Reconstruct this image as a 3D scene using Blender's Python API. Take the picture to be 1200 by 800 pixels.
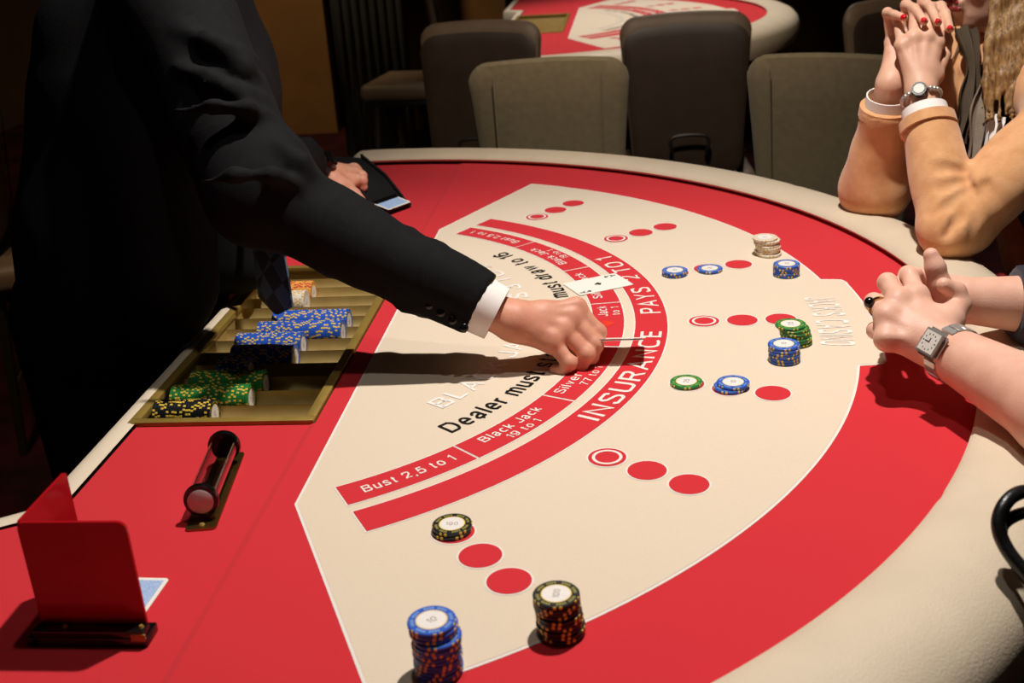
import bpy, bmesh, math, random
import numpy as np
from mathutils import Vector, Matrix

# ------------------------------------------------------------------ clean start
for o in list(bpy.data.objects):
    bpy.data.objects.remove(o, do_unlink=True)
SC = bpy.context.scene
COL = SC.collection
random.seed(7)
PI = math.pi
TZ = 0.92            # height of the playing surface above the floor; everything below is built with the felt at z = 0
                     # and lifted by TZ at the very end (camera and lamps are given in final coordinates)

# ------------------------------------------------------------------ camera
cd = bpy.data.cameras.new('camera')
cd.sensor_fit = 'HORIZONTAL'; cd.sensor_width = 36.0; cd.lens = 1357.814 * 36.0 / 1200.0
cd.clip_start = 0.05; cd.clip_end = 60
cd.dof.use_dof = True; cd.dof.focus_distance = 1.5; cd.dof.aperture_fstop = 8.0
cam = bpy.data.objects.new('camera', cd); COL.objects.link(cam)
cr = Vector((0.99333838, 0.09580262, -0.06403688)); cu = Vector((0.02289741, 0.38053404, 0.9244834))
cf = Vector((-0.11293615, 0.91979112, -0.37580544))
M = Matrix((cr, cu, -cf)).transposed().to_4x4()
M.translation = Vector((0.60960598, -1.53440717, 0.60402286 + TZ))
cam.matrix_world = M
SC.camera = cam

# ------------------------------------------------------------------ world, lamps, exposure
w = bpy.data.worlds.new('world'); SC.world = w; w.use_nodes = True
w.node_tree.nodes['Background'].inputs['Color'].default_value = (1.0, 0.72, 0.48, 1)
w.node_tree.nodes['Background'].inputs['Strength'].default_value = 0.009
def spot(name, loc, target, power, angle, blend=0.6, size=0.05, color=(1.0, 0.945, 0.895)):
    l = bpy.data.lights.new(name, 'SPOT'); l.energy = power; l.spot_size = math.radians(angle)
    l.spot_blend = blend; l.shadow_soft_size = size; l.color = color
    o = bpy.data.objects.new(name, l); COL.objects.link(o)
    o.location = (loc[0], loc[1], loc[2] + TZ)
    d = Vector(target) - Vector(loc)
    o.rotation_euler = d.to_track_quat('-Z', 'Y').to_euler()
    return o
spot('ceiling_or_fill_spot', (0.78, 0.00, 1.85), (0.62, -0.28, 0), 168, 98, 0.8, 0.03)
spot('ceiling_or_fill_spot', (0.40, -0.45, 1.85), (0.45, -0.40, 0), 16, 76, 0.9, 0.03)
spot('ceiling_or_fill_spot', (0.7, 3.6, 1.85), (0.75, 3.4, 0), 130, 80, 0.7, 0.05)
spot('ceiling_or_fill_spot', (0.55, 0.30, 1.85), (0.60, 2.15, 0), 150, 62, 1.0, 0.1, (1.0, 0.86, 0.68))  # unseen fill lamp, added to brighten the chairs behind the far rail
spot('ceiling_or_fill_spot', (-1.3, 3.6, 1.8), (-1.6, 5.95, -0.3), 260, 90, 1.0, 0.1, (1.0, 0.78, 0.48))  # added fill that lifts the brown panels at the back
spot('ceiling_or_fill_spot', (-0.9, 0.5, 1.8), (-1.15, 1.6, 0.0), 110, 60, 1.0, 0.1, (1.0, 0.74, 0.48))  # added fill for the dark chair at the left edge
SC.view_settings.view_transform = 'Standard'; SC.view_settings.look = 'None'
SC.view_settings.gamma = 1.0; SC.view_settings.use_curve_mapping = False
SC.view_settings.exposure = 0.0

# ------------------------------------------------------------------ materials
def lin(c):
    return tuple(((v / 255) / 12.92 if v / 255 <= 0.04045 else ((v / 255 + 0.055) / 1.055) ** 2.4) for v in c)
MATS = {}
def mat(name, rgb, rough=0.6, metal=0.0, var=0.0, vscale=20.0, bump=0.0, bscale=200.0, sss=0.0, trans=0.0,
        sheen=0.0, spec=0.5, rgb2=None, coat=0.0, alpha=1.0, coord='Object', ior=1.45, stretch=None):
    if name in MATS: return MATS[name]
    m = bpy.data.materials.new(name); m.use_nodes = True; nt = m.node_tree; n = nt.nodes; l = nt.links
    b = n['Principled BSDF']
    c = lin(rgb)
    b.inputs['Base Color'].default_value = (*c, 1); b.inputs['Roughness'].default_value = rough
    b.inputs['Metallic'].default_value = metal; b.inputs['Specular IOR Level'].default_value = spec
    b.inputs['Subsurface Weight'].default_value = sss
    if sss: b.inputs['Subsurface Radius'].default_value = (0.012, 0.004, 0.002); b.inputs['Subsurface Scale'].default_value = 0.5
    b.inputs['Transmission Weight'].default_value = trans; b.inputs['Sheen Weight'].default_value = sheen
    b.inputs['Coat Weight'].default_value = coat; b.inputs['Alpha'].default_value = alpha; b.inputs['IOR'].default_value = ior
    tc = n.new('ShaderNodeTexCoord')
    if stretch:
        mp = n.new('ShaderNodeMapping'); mp.inputs['Scale'].default_value = stretch; l.new(tc.outputs[coord], mp.inputs['Vector']); src = mp.outputs['Vector']
    else: src = tc.outputs[coord]
    if var or rgb2:
        nz = n.new('ShaderNodeTexNoise'); nz.inputs['Scale'].default_value = vscale; nz.inputs['Detail'].default_value = 5
        l.new(src, nz.inputs['Vector'])
        rp = n.new('ShaderNodeValToRGB')
        c2 = lin(rgb2) if rgb2 else tuple(min(1, v * (1 + var)) for v in c)
        c1 = c if rgb2 else tuple(v * (1 - var) for v in c)
        rp.color_ramp.elements[0].color = (*c1, 1); rp.color_ramp.elements[1].color = (*c2, 1)
        rp.color_ramp.elements[0].position = 0.3; rp.color_ramp.elements[1].position = 0.7
        l.new(nz.outputs['Fac'], rp.inputs['Fac']); l.new(rp.outputs['Color'], b.inputs['Base Color'])
    if bump:
        nb = n.new('ShaderNodeTexNoise'); nb.inputs['Scale'].default_value = bscale; nb.inputs['Detail'].default_value = 4
        l.new(src, nb.inputs['Vector'])
        bp = n.new('ShaderNodeBump'); bp.inputs['Strength'].default_value = bump; bp.inputs['Distance'].default_value = 0.002
        l.new(nb.outputs['Fac'], bp.inputs['Height']); l.new(bp.outputs['Normal'], b.inputs['Normal'])
    MATS[name] = m
    return m

RED = (206, 48, 55); CREAM = (222, 204, 180)
m_red = mat('red_felt', RED, 0.95, var=0.07, vscale=900, bump=0.25, bscale=1500, spec=0.1, sheen=0.1)
m_cream = mat('cream_felt', CREAM, 0.95, var=0.03, vscale=700, bump=0.2, bscale=1500, spec=0.1)
m_white = mat('white_print', (232, 221, 210), 0.9, var=0.03, vscale=500, spec=0.1)
m_faint = mat('pale_print', (238, 229, 221), 0.9, var=0.02, vscale=500, spec=0.1)
m_black_print = mat('black_print', (28, 24, 22), 0.85, var=0.1, vscale=400, spec=0.15)
m_orange_print = mat('orange_print', (222, 62, 40), 0.9, var=0.04, vscale=500, spec=0.1)
m_rail = mat('cream_leather', (212, 194, 168), 0.5, var=0.04, vscale=14, bump=0.35, bscale=420, spec=0.35)
m_edge = mat('ivory_lacquer', (226, 208, 182), 0.45, var=0.03, vscale=10, spec=0.4)
m_dwood = mat('dark_wood', (40, 24, 15), 0.45, var=0.3, vscale=9, bump=0.1, bscale=60)
m_brass = mat('brass', (158, 130, 62), 0.42, metal=0.35, var=0.1, vscale=30, bump=0.06, bscale=300)
m_brass2 = mat('brass_groove', (172, 146, 88), 0.45, metal=0.3, var=0.1, vscale=30)
m_blackm = mat('black_gloss', (12, 11, 11), 0.18, var=0.2, vscale=20, spec=0.6)
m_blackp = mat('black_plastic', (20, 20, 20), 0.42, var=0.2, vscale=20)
m_chrome = mat('chrome', (205, 200, 195), 0.16, metal=1.0, var=0.03, vscale=40)

# ------------------------------------------------------------------ mesh helpers
def link(o, parent=None):
    COL.objects.link(o)
    if parent is not None: o.parent = parent
    return o
def mesh(name, verts, faces, m=None, parent=None, smooth=False):
    me = bpy.data.meshes.new(name); me.from_pydata([tuple(v) for v in verts], [], [tuple(f) for f in faces]); me.update()
    if m is not None: me.materials.append(m)
    if smooth: me.polygons.foreach_set('use_smooth', [True] * len(me.polygons))
    return link(bpy.data.objects.new(name, me), parent)
def empty(name, loc=(0, 0, 0), rz=0.0):
    o = bpy.data.objects.new(name, None); o.empty_display_size = 0.05
    o.location = loc; o.rotation_euler = (0, 0, rz); return link(o)
def tag(o, label, cat, group=None, kind=None):
    o['label'] = label; o['category'] = cat
    if group: o['group'] = group
    if kind: o['kind'] = kind
    return o
def struct(o, label=None):
    o['kind'] = 'structure'
    if label: o['label'] = label
    return o
def finish(name, bm, m, parent=None, smooth=True, mats=None):
    bmesh.ops.recalc_face_normals(bm, faces=bm.faces)
    me = bpy.data.meshes.new(name); bm.to_mesh(me); bm.free()
    for x in (mats or [m]): me.materials.append(x)
    if smooth:
        me.polygons.foreach_set('use_smooth', [True] * len(me.polygons))
        try: me.set_sharp_from_angle(angle=math.radians(38))
        except Exception: pass
    return link(bpy.data.objects.new(name, me), parent)
def box(name, lo, hi, m, parent=None, bevel=0.0, seg=2, rot=None):
    bm = bmesh.new(); bmesh.ops.create_cube(bm, size=1)
    s = [hi[i] - lo[i] for i in range(3)]; c = [(hi[i] + lo[i]) / 2 for i in range(3)]
    for v in bm.verts: v.co = Vector((v.co.x * s[0] + c[0], v.co.y * s[1] + c[1], v.co.z * s[2] + c[2]))
    if bevel: bmesh.ops.bevel(bm, geom=list(bm.edges), offset=bevel, segments=seg, profile=0.5, affect='EDGES')
    if rot is not None: bmesh.ops.transform(bm, matrix=rot, verts=bm.verts)
    return finish(name, bm, m, parent)
def lathe(name, prof, m, parent=None, seg=32, axis='Z', loc=(0, 0, 0), mats=None, matfn=None):
    """profile [(r, h)...] spun about an axis"""
    verts = []; faces = []; n = len(prof); mi = []
    for i in range(seg):
        a = 2 * PI * i / seg
        for r, h in prof:
            x, y, z = r * math.cos(a), r * math.sin(a), h
            if axis == 'X': x, y, z = z, x, y
            elif axis == 'Y': x, y, z = y, z, x
            verts.append((x + loc[0], y + loc[1], z + loc[2]))
    for i in range(seg):
        j = (i + 1) % seg
        for k in range(n - 1):
            faces.append((i * n + k, j * n + k, j * n + k + 1, i * n + k + 1)); mi.append(matfn(i, k) if matfn else 0)
    bm = bmesh.new(); bv = [bm.verts.new(v) for v in verts]
    for f, q in zip(faces, mi):
        try:
            bf = bm.faces.new([bv[x] for x in f]); bf.material_index = q
        except ValueError: pass
    bmesh.ops.remove_doubles(bm, verts=bm.verts, dist=1e-6)
    return finish(name, bm, m, parent, mats=mats)
def tube_bm(bm, pts, radii, seg=10, closed=False, caps=True, flat=None):
    pts = [Vector(p) for p in pts]; n = len(pts)
    if not isinstance(radii, (list, tuple)): radii = [radii] * n
    rings = []; up = None
    for i in range(n):
        t = (pts[(i + 1) % n] - pts[i - 1]) if closed else (pts[min(i + 1, n - 1)] - pts[max(i - 1, 0)])
        t.normalize()
        if up is None:
            up = Vector((0, 0, 1)) if abs(t.z) < 0.9 else Vector((1, 0, 0))
        s = t.cross(up)
        if s.length < 1e-5: s = t.orthogonal()
        s.normalize(); up = s.cross(t).normalized()
        fl = flat or (1, 1)
        rings.append([bm.verts.new(pts[i] + radii[i] * (fl[0] * math.cos(2 * PI * k / seg) * s + fl[1] * math.sin(2 * PI * k / seg) * up)) for k in range(seg)])
    for i in range(n if closed else n - 1):
        a, b = rings[i], rings[(i + 1) % n]
        for k in range(seg): bm.faces.new((a[k], a[(k + 1) % seg], b[(k + 1) % seg], b[k]))
    if caps and not closed:
        bm.faces.new(rings[0][::-1]); bm.faces.new(rings[-1])
def tube(name, pts, radii, m, parent=None, seg=10, closed=False, flat=None):
    bm = bmesh.new(); tube_bm(bm, pts, radii, seg, closed, flat=flat)
    return finish(name, bm, m, parent)
def smooth_path(pts, sub=8, closed=False):
    """Catmull-Rom through the points"""
    P = [Vector(p) for p in pts]; out = []; n = len(P)
    for i in range(n if closed else n - 1):
        p0 = P[i - 1] if (i > 0 or closed) else P[0]; p1 = P[i]; p2 = P[(i + 1) % n]
        p3 = P[(i + 2) % n] if (closed or i + 2 < n) else P[-1]
        for k in range(sub):
            t = k / sub
            out.append(0.5 * ((2 * p1) + (p2 - p0) * t + (2 * p0 - 5 * p1 + 4 * p2 - p3) * t * t + (3 * p1 - p0 - 3 * p2 + p3) * t ** 3))
    if not closed: out.append(P[-1])
    return out
def copy_tree(o, parent=None):
    c = o.copy(); COL.objects.link(c)
    if parent is not None: c.parent = parent
    for ch in list(o.children): copy_tree(ch, c)
    return c
def flat_poly(name, pts, z, m, parent):
    return mesh(name, [(x, y, z) for x, y in pts], [tuple(range(len(pts)))], m, parent)
def arc(r, a0, a1, n):
    return [(r * math.cos(math.radians(a0 + (a1 - a0) * i / n)), r * math.sin(math.radians(a0 + (a1 - a0) * i / n))) for i in range(n + 1)]
def sector(name, r0, r1, a0, a1, z, m, parent, n=None):
    n = n or max(2, int(abs(a1 - a0) / 1.5))
    A = arc(r0, a0, a1, n); B = arc(r1, a0, a1, n)
    v = [(x, y, z) for x, y in A] + [(x, y, z) for x, y in B]
    return mesh(name, v, [(i, n + 1 + i, n + 2 + i, i + 1) for i in range(n)], m, parent)
def disc(name, c, r, z, m, parent, r_in=0.0, n=48):
    if r_in == 0:
        return mesh(name, [(c[0] + r * math.cos(2 * PI * i / n), c[1] + r * math.sin(2 * PI * i / n), z) for i in range(n)], [tuple(range(n))], m, parent)
    v = [(c[0] + q * math.cos(2 * PI * i / n), c[1] + q * math.sin(2 * PI * i / n), z) for q in (r_in, r) for i in range(n)]
    return mesh(name, v, [(i, n + i, n + (i + 1) % n, (i + 1) % n) for i in range(n)], m, parent)
def text_mesh(s, bold=0.0):
    return stroke_text(s, 0.13 + bold)
def arc_text(name, s, r_base, height, a0, a1, z, m, parent, outward=False, bold=0.0, cap=None):
    """lettering bent along a circle between two angles; foot of the letters at r_base"""
    V, F = text_mesh(s, bold)
    x0, x1 = V[:, 0].min(), V[:, 0].max(); capm = 1.0
    t = (V[:, 0] - x0) / (x1 - x0); hh = V[:, 1] / capm * height
    a = np.radians(a0 + (a1 - a0) * t); r = r_base + (hh if outward else -hh)
    return mesh(name, np.stack([r * np.cos(a), r * np.sin(a), np.full_like(a, z)], 1), F, m, parent)
ORD = ['first', 'second', 'third', 'fourth', 'fifth', 'sixth', 'seventh', 'eighth', 'ninth', 'tenth', 'eleventh', 'twelfth', 'thirteenth',
       'fourteenth', 'fifteenth', 'sixteenth', 'seventeenth', 'eighteenth', 'nineteenth', 'twentieth']
def ordinal(i):
    if i < 20: return ORD[i]
    tens = {2: 'twenty', 3: 'thirty', 4: 'forty', 5: 'fifty'}; n = i + 1
    if n % 10 == 0: return {30: 'thirtieth', 40: 'fortieth', 50: 'fiftieth'}[n]
    return tens[n // 10] + '-' + ORD[n % 10 - 1]

CAM0 = Vector((0.60960598, -1.53440717, 0.60402286))
def pt(px, py, D):
    """a point D metres in front of the viewpoint, used to pose limbs"""
    return CAM0 + D * (cf + (px - 600) / 1357.814 * cr + (400 - py) / 1357.814 * cu)

# ------------------------------------------------------------------ plain sans lettering, drawn as strokes (cap height 1)
def _el(cx, cy, rx, ry, a0, a1, n=14):
    return [(cx + rx * math.cos(math.radians(a0 + (a1 - a0) * i / n)), cy + ry * math.sin(math.radians(a0 + (a1 - a0) * i / n))) for i in range(n + 1)]
def _sm(pts, sub=4): return [(p.x, p.y) for p in smooth_path([(a, b, 0) for a, b in pts], sub)]
_S = _sm([(.60, .76), (.52, .93), (.32, 1), (.12, .94), (.04, .76), (.13, .60), (.33, .52), (.54, .42), (.62, .25), (.53, .07), (.31, 0), (.09, .07), (0, .25)])
def _low_s(): return [(x * .70, y * .72) for x, y in _S]
GL = {
 'I': (0.0, [[(0, 0), (0, 1)]]), 'N': (.60, [[(0, 0), (0, 1), (.60, 0), (.60, 1)]]), 'S': (.62, [_S]),
 'U': (.60, [[(0, 1)] + _el(.30, .31, .30, .31, 180, 360) + [(.60, 1)]]),
 'R': (.60, [[(0, 0), (0, 1)] + _el(.36, .74, .22, .26, 90, -90) + [(0, .48)], [(.34, .48), (.60, 0)]]),
 'A': (.68, [[(0, 0), (.34, 1), (.68, 0)], [(.12, .32), (.56, .32)]]), 'C': (.66, [_el(.36, .5, .36, .5, 42, 318, 22)]),
 'E': (.50, [[(.50, 0), (0, 0), (0, 1), (.50, 1)], [(0, .52), (.46, .52)]]), 'P': (.58, [[(0, 0), (0, 1)] + _el(.34, .73, .24, .27, 90, -90) + [(0, .46)]]),
 'Y': (.66, [[(0, 1), (.33, .44), (.66, 1)], [(.33, .44), (.33, 0)]]), 'T': (.62, [[(0, 1), (.62, 1)], [(.31, 1), (.31, 0)]]),
 'O': (.74, [_el(.37, .5, .37, .5, 0, 360, 28)]), 'B': (.60, [[(0, 0), (0, 1)] + _el(.33, .76, .22, .24, 90, -90) + [(0, .52)], _el(.36, .26, .24, .26, 90, -90) + [(0, 0)]]),
 'D': (.64, [[(0, 0), (0, 1)] + _el(.26, .5, .38, .5, 90, -90, 18) + [(0, 0)]]), 'J': (.44, [[(.44, 1)] + _el(.22, .24, .22, .24, 0, -180)]),
 'K': (.62, [[(0, 0), (0, 1)], [(.58, 1), (0, .40)], [(.20, .60), (.62, 0)]]), 'L': (.48, [[(0, 1), (0, 0), (.48, 0)]]),
 '1': (.24, [[(0, .77), (.16, .84), (.24, 1), (.24, 0)]]), '2': (.56, [_sm([(.01, .70), (.08, .91), (.28, 1), (.48, .92), (.55, .73), (.47, .53), (.22, .28), (0, 0)]) + [(.56, 0)]]),
 '3': (.54, [_sm([(0, .75), (.08, .93), (.26, 1), (.45, .92), (.50, .74), (.40, .57), (.22, .53)]), _sm([(.22, .53), (.44, .46), (.54, .27), (.45, .07), (.24, 0), (.06, .08), (0, .27)])]),
 '5': (.56, [[(.52, 1), (.11, 1), (.05, .50)] + _sm([(.05, .50), (.26, .63), (.48, .55), (.56, .32), (.47, .08), (.24, 0), (.05, .07), (0, .24)])]),
 '6': (.56, [_el(.28, .31, .28, .31, 0, 360, 22), _sm([(.52, .80), (.44, .95), (.28, 1), (.10, .90), (.01, .62), (0, .34)])]),
 '7': (.56, [[(0, 1), (.56, 1), (.30, .5), (.18, 0)]]), '9': (.56, [_el(.28, .69, .28, .31, 0, 360, 22), _sm([(.04, .20), (.12, .05), (.28, 0), (.46, .10), (.55, .38), (.56, .66)])]),
 '0': (.56, [_el(.28, .5, .28, .5, 0, 360, 24)]), '4': (.60, [[(.44, 0), (.44, 1), (0, .28), (.60, .28)]]),
 'a': (.47, [_sm([(.03, .54), (.10, .67), (.24, .72), (.38, .67), (.42, .53)]) + [(.42, .10), (.49, .01)], _sm([(.42, .42), (.18, .37), (.04, .29), (0, .16), (.08, .03), (.22, 0), (.37, .08), (.42, .22)])]),
 'c': (.45, [_el(.25, .36, .25, .36, 45, 315, 18)]), 'd': (.46, [_el(.23, .36, .23, .36, 0, 360, 20), [(.46, 0), (.46, 1)]]),
 'e': (.48, [[(.0, .38), (.48, .38)] + _el(.24, .36, .24, .36, 4, 318, 20)]), 'i': (0.0, [[(0, 0), (0, .72)], [(0, .90), (0, 1.0)]]),
 'k': (.44, [[(0, 0), (0, 1)], [(.41, .72), (0, .28)], [(.15, .43), (.44, 0)]]), 'l': (0.0, [[(0, 0), (0, 1)]]),
 'm': (.74, [[(0, 0), (0, .72)], [(0, .46)] + _el(.185, .50, .185, .22, 180, 0, 8) + [(.37, 0)], [(.37, .46)] + _el(.555, .50, .185, .22, 180, 0, 8) + [(.74, 0)]]),
 'n': (.44, [[(0, 0), (0, .72)], [(0, .46)] + _el(.22, .49, .22, .23, 180, 0, 8) + [(.44, 0)]]), 'o': (.50, [_el(.25, .36, .25, .36, 0, 360, 20)]),
 'r': (.26, [[(0, 0), (0, .72)], _sm([(0, .45), (.08, .64), (.26, .71)])]), 's': (.43, [_low_s()]),
 't': (.28, [[(.12, .92), (.12, .12)] + _sm([(.12, .12), (.16, .02), (.28, .01)]), [(0, .70), (.27, .70)]]),
 'u': (.44, [[(0, .72)] + _el(.22, .23, .22, .23, 180, 360, 8) + [(.44, .72)], [(.44, .72), (.44, 0)]]), 'v': (.48, [[(0, .72), (.24, 0), (.48, .72)]]),
 'w': (.72, [[(0, .72), (.18, 0), (.36, .70), (.54, 0), (.72, .72)]]), ',': (.04, [[(.03, .06), (-.02, -.16)]]), "'": (0.0, [[(0, 1.0), (0, .74)]]), ' ': (.12, [])}
def stroke_text(s, wgt=0.15, gap=0.20):
    """outline of a line of lettering: vertices and faces in the x/y plane"""
    V, F = [], []; x = wgt / 2; h = wgt / 2
    for ch in s:
        w_, st = GL[ch]
        for line in st:
            P = [Vector((px, max(h, min(1 - h, py)) if 0 <= py <= 1 else py)) for px, py in line]
            Q = [P[0]]
            for p in P[1:]:
                if (p - Q[-1]).length > 1e-4: Q.append(p)
            closed = (Q[0] - Q[-1]).length < 1e-3 and len(Q) > 5
            if closed: Q = Q[:-1]
            n = len(Q); b = len(V)
            for i in range(n):
                d1 = (Q[i] - Q[i - 1]).normalized() if (i > 0 or closed) else (Q[1] - Q[0]).normalized()
                d2 = (Q[(i + 1) % n] - Q[i]).normalized() if (i < n - 1 or closed) else d1
                n1 = Vector((-d1.y, d1.x)); k = n1 + Vector((-d2.y, d2.x))
                k = k / max(0.35, k.dot(n1)) if k.length > 1e-4 else n1
                k = k if k.length < 2.2 else k * (2.2 / k.length)
                e = Vector((0, 0))
                if not closed and i == 0: e = -d1 * (h if 0.99 > Q[i].y > 0.01 + h and abs(d1.y) < 0.2 else 0) * 0.0
                for sgn in (1, -1):
                    q = Q[i] + k * h * sgn
                    if not closed and (i == 0 or i == n - 1) and abs(d1.y if i == 0 else d2.y) > 0.8:
                        if line[i if i == 0 else -1][1] in (0, 1): q.y = line[i if i == 0 else -1][1]
                    V.append((x + q.x, q.y, 0.0))
            for i in range(n if closed else n - 1):
                j = (i + 1) % n; F.append((b + 2 * i, b + 2 * i + 1, b + 2 * j + 1, b + 2 * j))
        x += w_ + wgt + gap * (1 if ch != ' ' else 0.6)
    return np.array(V), F

# ------------------------------------------------------------------ room
m_carpet = mat('dark_carpet', (16, 8, 6), 0.95, rgb2=(52, 12, 12), vscale=5, bump=0.4, bscale=600, spec=0.1)
m_wall = mat('brown_wall', (66, 44, 22), 0.85, var=0.12, vscale=3, bump=0.1, bscale=300, spec=0.2)
m_panel = mat('umber_panel', (84, 56, 26), 0.8, var=0.12, vscale=4, bump=0.1, bscale=250, spec=0.2)
FZ = -TZ
struct(mesh('floor', [(-4, -4, FZ), (6, -4, FZ), (6, 8, FZ), (-4, 8, FZ)], [(0, 1, 2, 3)], m_carpet))
struct(box('wall_back', (-4.2, 8.0, FZ), (6.2, 8.2, FZ + 2.8), m_wall))
struct(box('wall_left', (-4.2, -4.0, FZ), (-4.0, 8.0, FZ + 2.8), m_wall))

# ------------------------------------------------------------------ the blackjack table
AX = 0.235
def dealer_edge(off):
    """outline of the dealer's side of the table, from near to far"""
    return [(-0.085 - off, -1.05), (-0.085 - off, -0.552 + off * 0.35), (-0.018 - off, -0.512 + off * 0.5),
            (-0.018 - off, 0.512 - off * 0.5), (-0.085 - off, 0.552 - off * 0.35), (-0.085 - off, 1.05)]
def make_table():
    t = empty('blackjack_table')
    # playing surface: main panel and the two panels beside the chip tray (a seam runs between them)
    g = 0.0012; sx = 0.2105
    a = math.degrees(math.acos((sx + g) / 1.04))
    flat_poly('felt_panel', arc(1.04, -a, a, 90), 0, m_red, t)
    for s in (-1, 1):
        b = 90 + math.degrees(math.asin(0.085 / 1.04)); a2 = math.degrees(math.acos((sx - g) / 1.04))
        pts = [(sx - g, s * 0.302), (-0.016, s * 0.302), (-0.016, s * 0.512), (-0.085, s * 0.552)]
        pts += [(x, s * y) for x, y in arc(1.04, b, a2, 20)]
        flat_poly('felt_panel', pts if s > 0 else pts[::-1], -0.0024, m_red, t)
        e_ = 0.0075; q0, q1 = sorted((s * 0.302, s * 1.015))
        mesh('felt_edge', [(sx + g, q0, 0.0), (sx + g, q1, 0.0), (sx + g - e_ * 0.4, q1, -0.0006), (sx + g - e_ * 0.4, q0, -0.0006), (sx + g - e_, q1, -0.00235), (sx + g - e_, q0, -0.00235)], [(0, 1, 2, 3), (3, 2, 4, 5)], m_red, t, True)
    # table body under the felt
    v = []; out = arc(1.06, -94, 94, 60); n = len(out) + 4
    ol = out + [(-0.075, 0.56), (-0.02, 0.52), (-0.02, -0.52), (-0.075, -0.56)]
    bm = bmesh.new()
    # the body is a ring of apron faces and an underside, open over the tray
    top = [bm.verts.new((x, y, -0.004)) for x, y in ol]; low = [bm.verts.new((x * 0.97, y * 0.97, -0.17)) for x, y in ol]
    for i in range(len(ol)):
        j = (i + 1) % len(ol); bm.faces.new((top[i], top[j], low[j], low[i]))
    bm.faces.new(low)
    finish('apron', bm, m_dwood, t, smooth=False)
    for y in (-0.5, 0.5):
        box('pedestal', (0.28, y - 0.16, -0.86), (0.56, y + 0.16, -0.165), m_dwood, t, 0.01)
        box('foot_plate', (0.16, y - 0.22, -TZ), (0.68, y + 0.22, -0.858), m_dwood, t, 0.01)
    # padded leather rail
    prof = [(1.056, -0.016), (1.052, -0.003), (1.042, 0.003), (1.0310, 0.0065), (1.0290, 0.0105), (1.0335, 0.0160), (1.047, 0.0200), (1.068, 0.0225), (1.092, 0.0220), (1.116, 0.0165),
            (1.136, 0.007), (1.150, -0.008), (1.158, -0.030), (1.158, -0.055), (1.148, -0.082), (1.12, -0.095), (1.06, -0.095)]
    def rail(a0, a1, nn):
        bm = bmesh.new(); rings = []
        for i in range(nn + 1):
            an = math.radians(a0 + (a1 - a0) * i / nn)
            e = min(i, nn - i) * abs(a1 - a0) / nn
            k = 1.0 if e > 0.35 else 0.985 + 0.015 * e / 0.35
            rings.append([bm.verts.new(((1.09 + (r - 1.09) * k) * math.cos(an), (1.09 + (r - 1.09) * k) * math.sin(an), -0.04 + (z + 0.04) * (k if z > -0.02 else 1))) for r, z in prof])
        for i in range(nn):
            for q in range(len(prof) - 1):
                bm.faces.new((rings[i][q], rings[i + 1][q], rings[i + 1][q + 1], rings[i][q + 1]))
        bm.faces.new(rings[0]); bm.faces.new(rings[-1][::-1])
        bmesh.ops.recalc_face_normals(bm, faces=bm.faces)
        return finish('rail_pad', bm, m_rail, t)
    ea = 91.4
    rail(-ea, -29.6, 70); rail(-29.6, 36.0, 70); rail(36.0, ea, 64)
    # rounded ends of the rail
    for s in (-1, 1):
        bm = bmesh.new(); an = math.radians(s * ea); c = Vector((1.093 * math.cos(an), 1.093 * math.sin(an), -0.036)); tv = Vector((-math.sin(an), math.cos(an), 0)) * s
        rv = Vector((math.cos(an), math.sin(an), 0)); rings = []
        for i in range(7):
            q = i / 6 * PI / 2
            rings.append([bm.verts.new(c + tv * (0.035 * math.sin(q)) + rv * (r - 1.093) * (0.35 + 0.65 * math.cos(q)) + Vector((0, 0, 1)) * (z + 0.036) * (0.35 + 0.65 * math.cos(q))) for r, z in prof])
        for i in range(6):
            for k in range(len(prof) - 1): bm.faces.new((rings[i][k], rings[i + 1][k], rings[i + 1][k + 1], rings[i][k + 1]))
        bm.faces.new(rings[-1])
        finish('rail_end', bm, m_rail, t)
    cr_ = arc(1.0445, -91, 91, 120); tube('rail_shade_cord', [(x, y, 0.0) for x, y in cr_], 0.0035, m_blackp, t, 6)  # black cord added as the dark shade under the rail lip
    # ivory edging on the dealer's side
    inn = dealer_edge(0.0); ou = dealer_edge(0.03)
    bm = bmesh.new()
    rows = [(0.0, 0.0012), (0.006, 0.003), (0.016, 0.003), (0.026, 0.0), (0.031, -0.006), (0.032, -0.05)]
    R = []
    for off, z in rows: R.append([bm.verts.new((x, y, z)) for x, y in dealer_edge(off)])
    for i in range(len(rows) - 1):
        for k in range(5): bm.faces.new((R[i][k], R[i][k + 1], R[i + 1][k + 1], R[i + 1][k]))
    finish('edging', bm, m_edge, t)
    # ---- printed layout
    lay = []
    up = arc(0.894, -62.4, -10.6, 40) + [(0.8990, -0.1625), (0.9085, -0.1605), (0.9145, -0.150)] + arc(0.9255, -8.3, 8.3, 12) + [(0.9145, 0.150), (0.9085, 0.1605), (0.8990, 0.1625)] + arc(0.894, 10.6, 62.4, 40)
    outline = up + [(0.3860, 0.806), (0.2395, 0.497), (0.2395, -0.497), (0.3860, -0.806)]
    def inset(pts, d):
        P = [Vector((p[0], p[1])) for p in pts]; o = []
        for i in range(len(P)):
            a, b, c = P[i - 1], P[i], P[(i + 1) % len(P)]
            n1 = Vector((-(b - a).y, (b - a).x)).normalized(); n2 = Vector((-(c - b).y, (c - b).x)).normalized()
            k = n1 + n2; k = k / max(0.4, k.dot(n1)) if k.length > 1e-6 else n1
            o.append((b.x + k.x * d, b.y + k.y * d))
        return o
    flat_poly('layout_border', outline, 0.0004, m_white, t)
    flat_poly('layout_field', inset(outline, 0.0032), 0.0007, m_cream, t)
    E = 59.2
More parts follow.
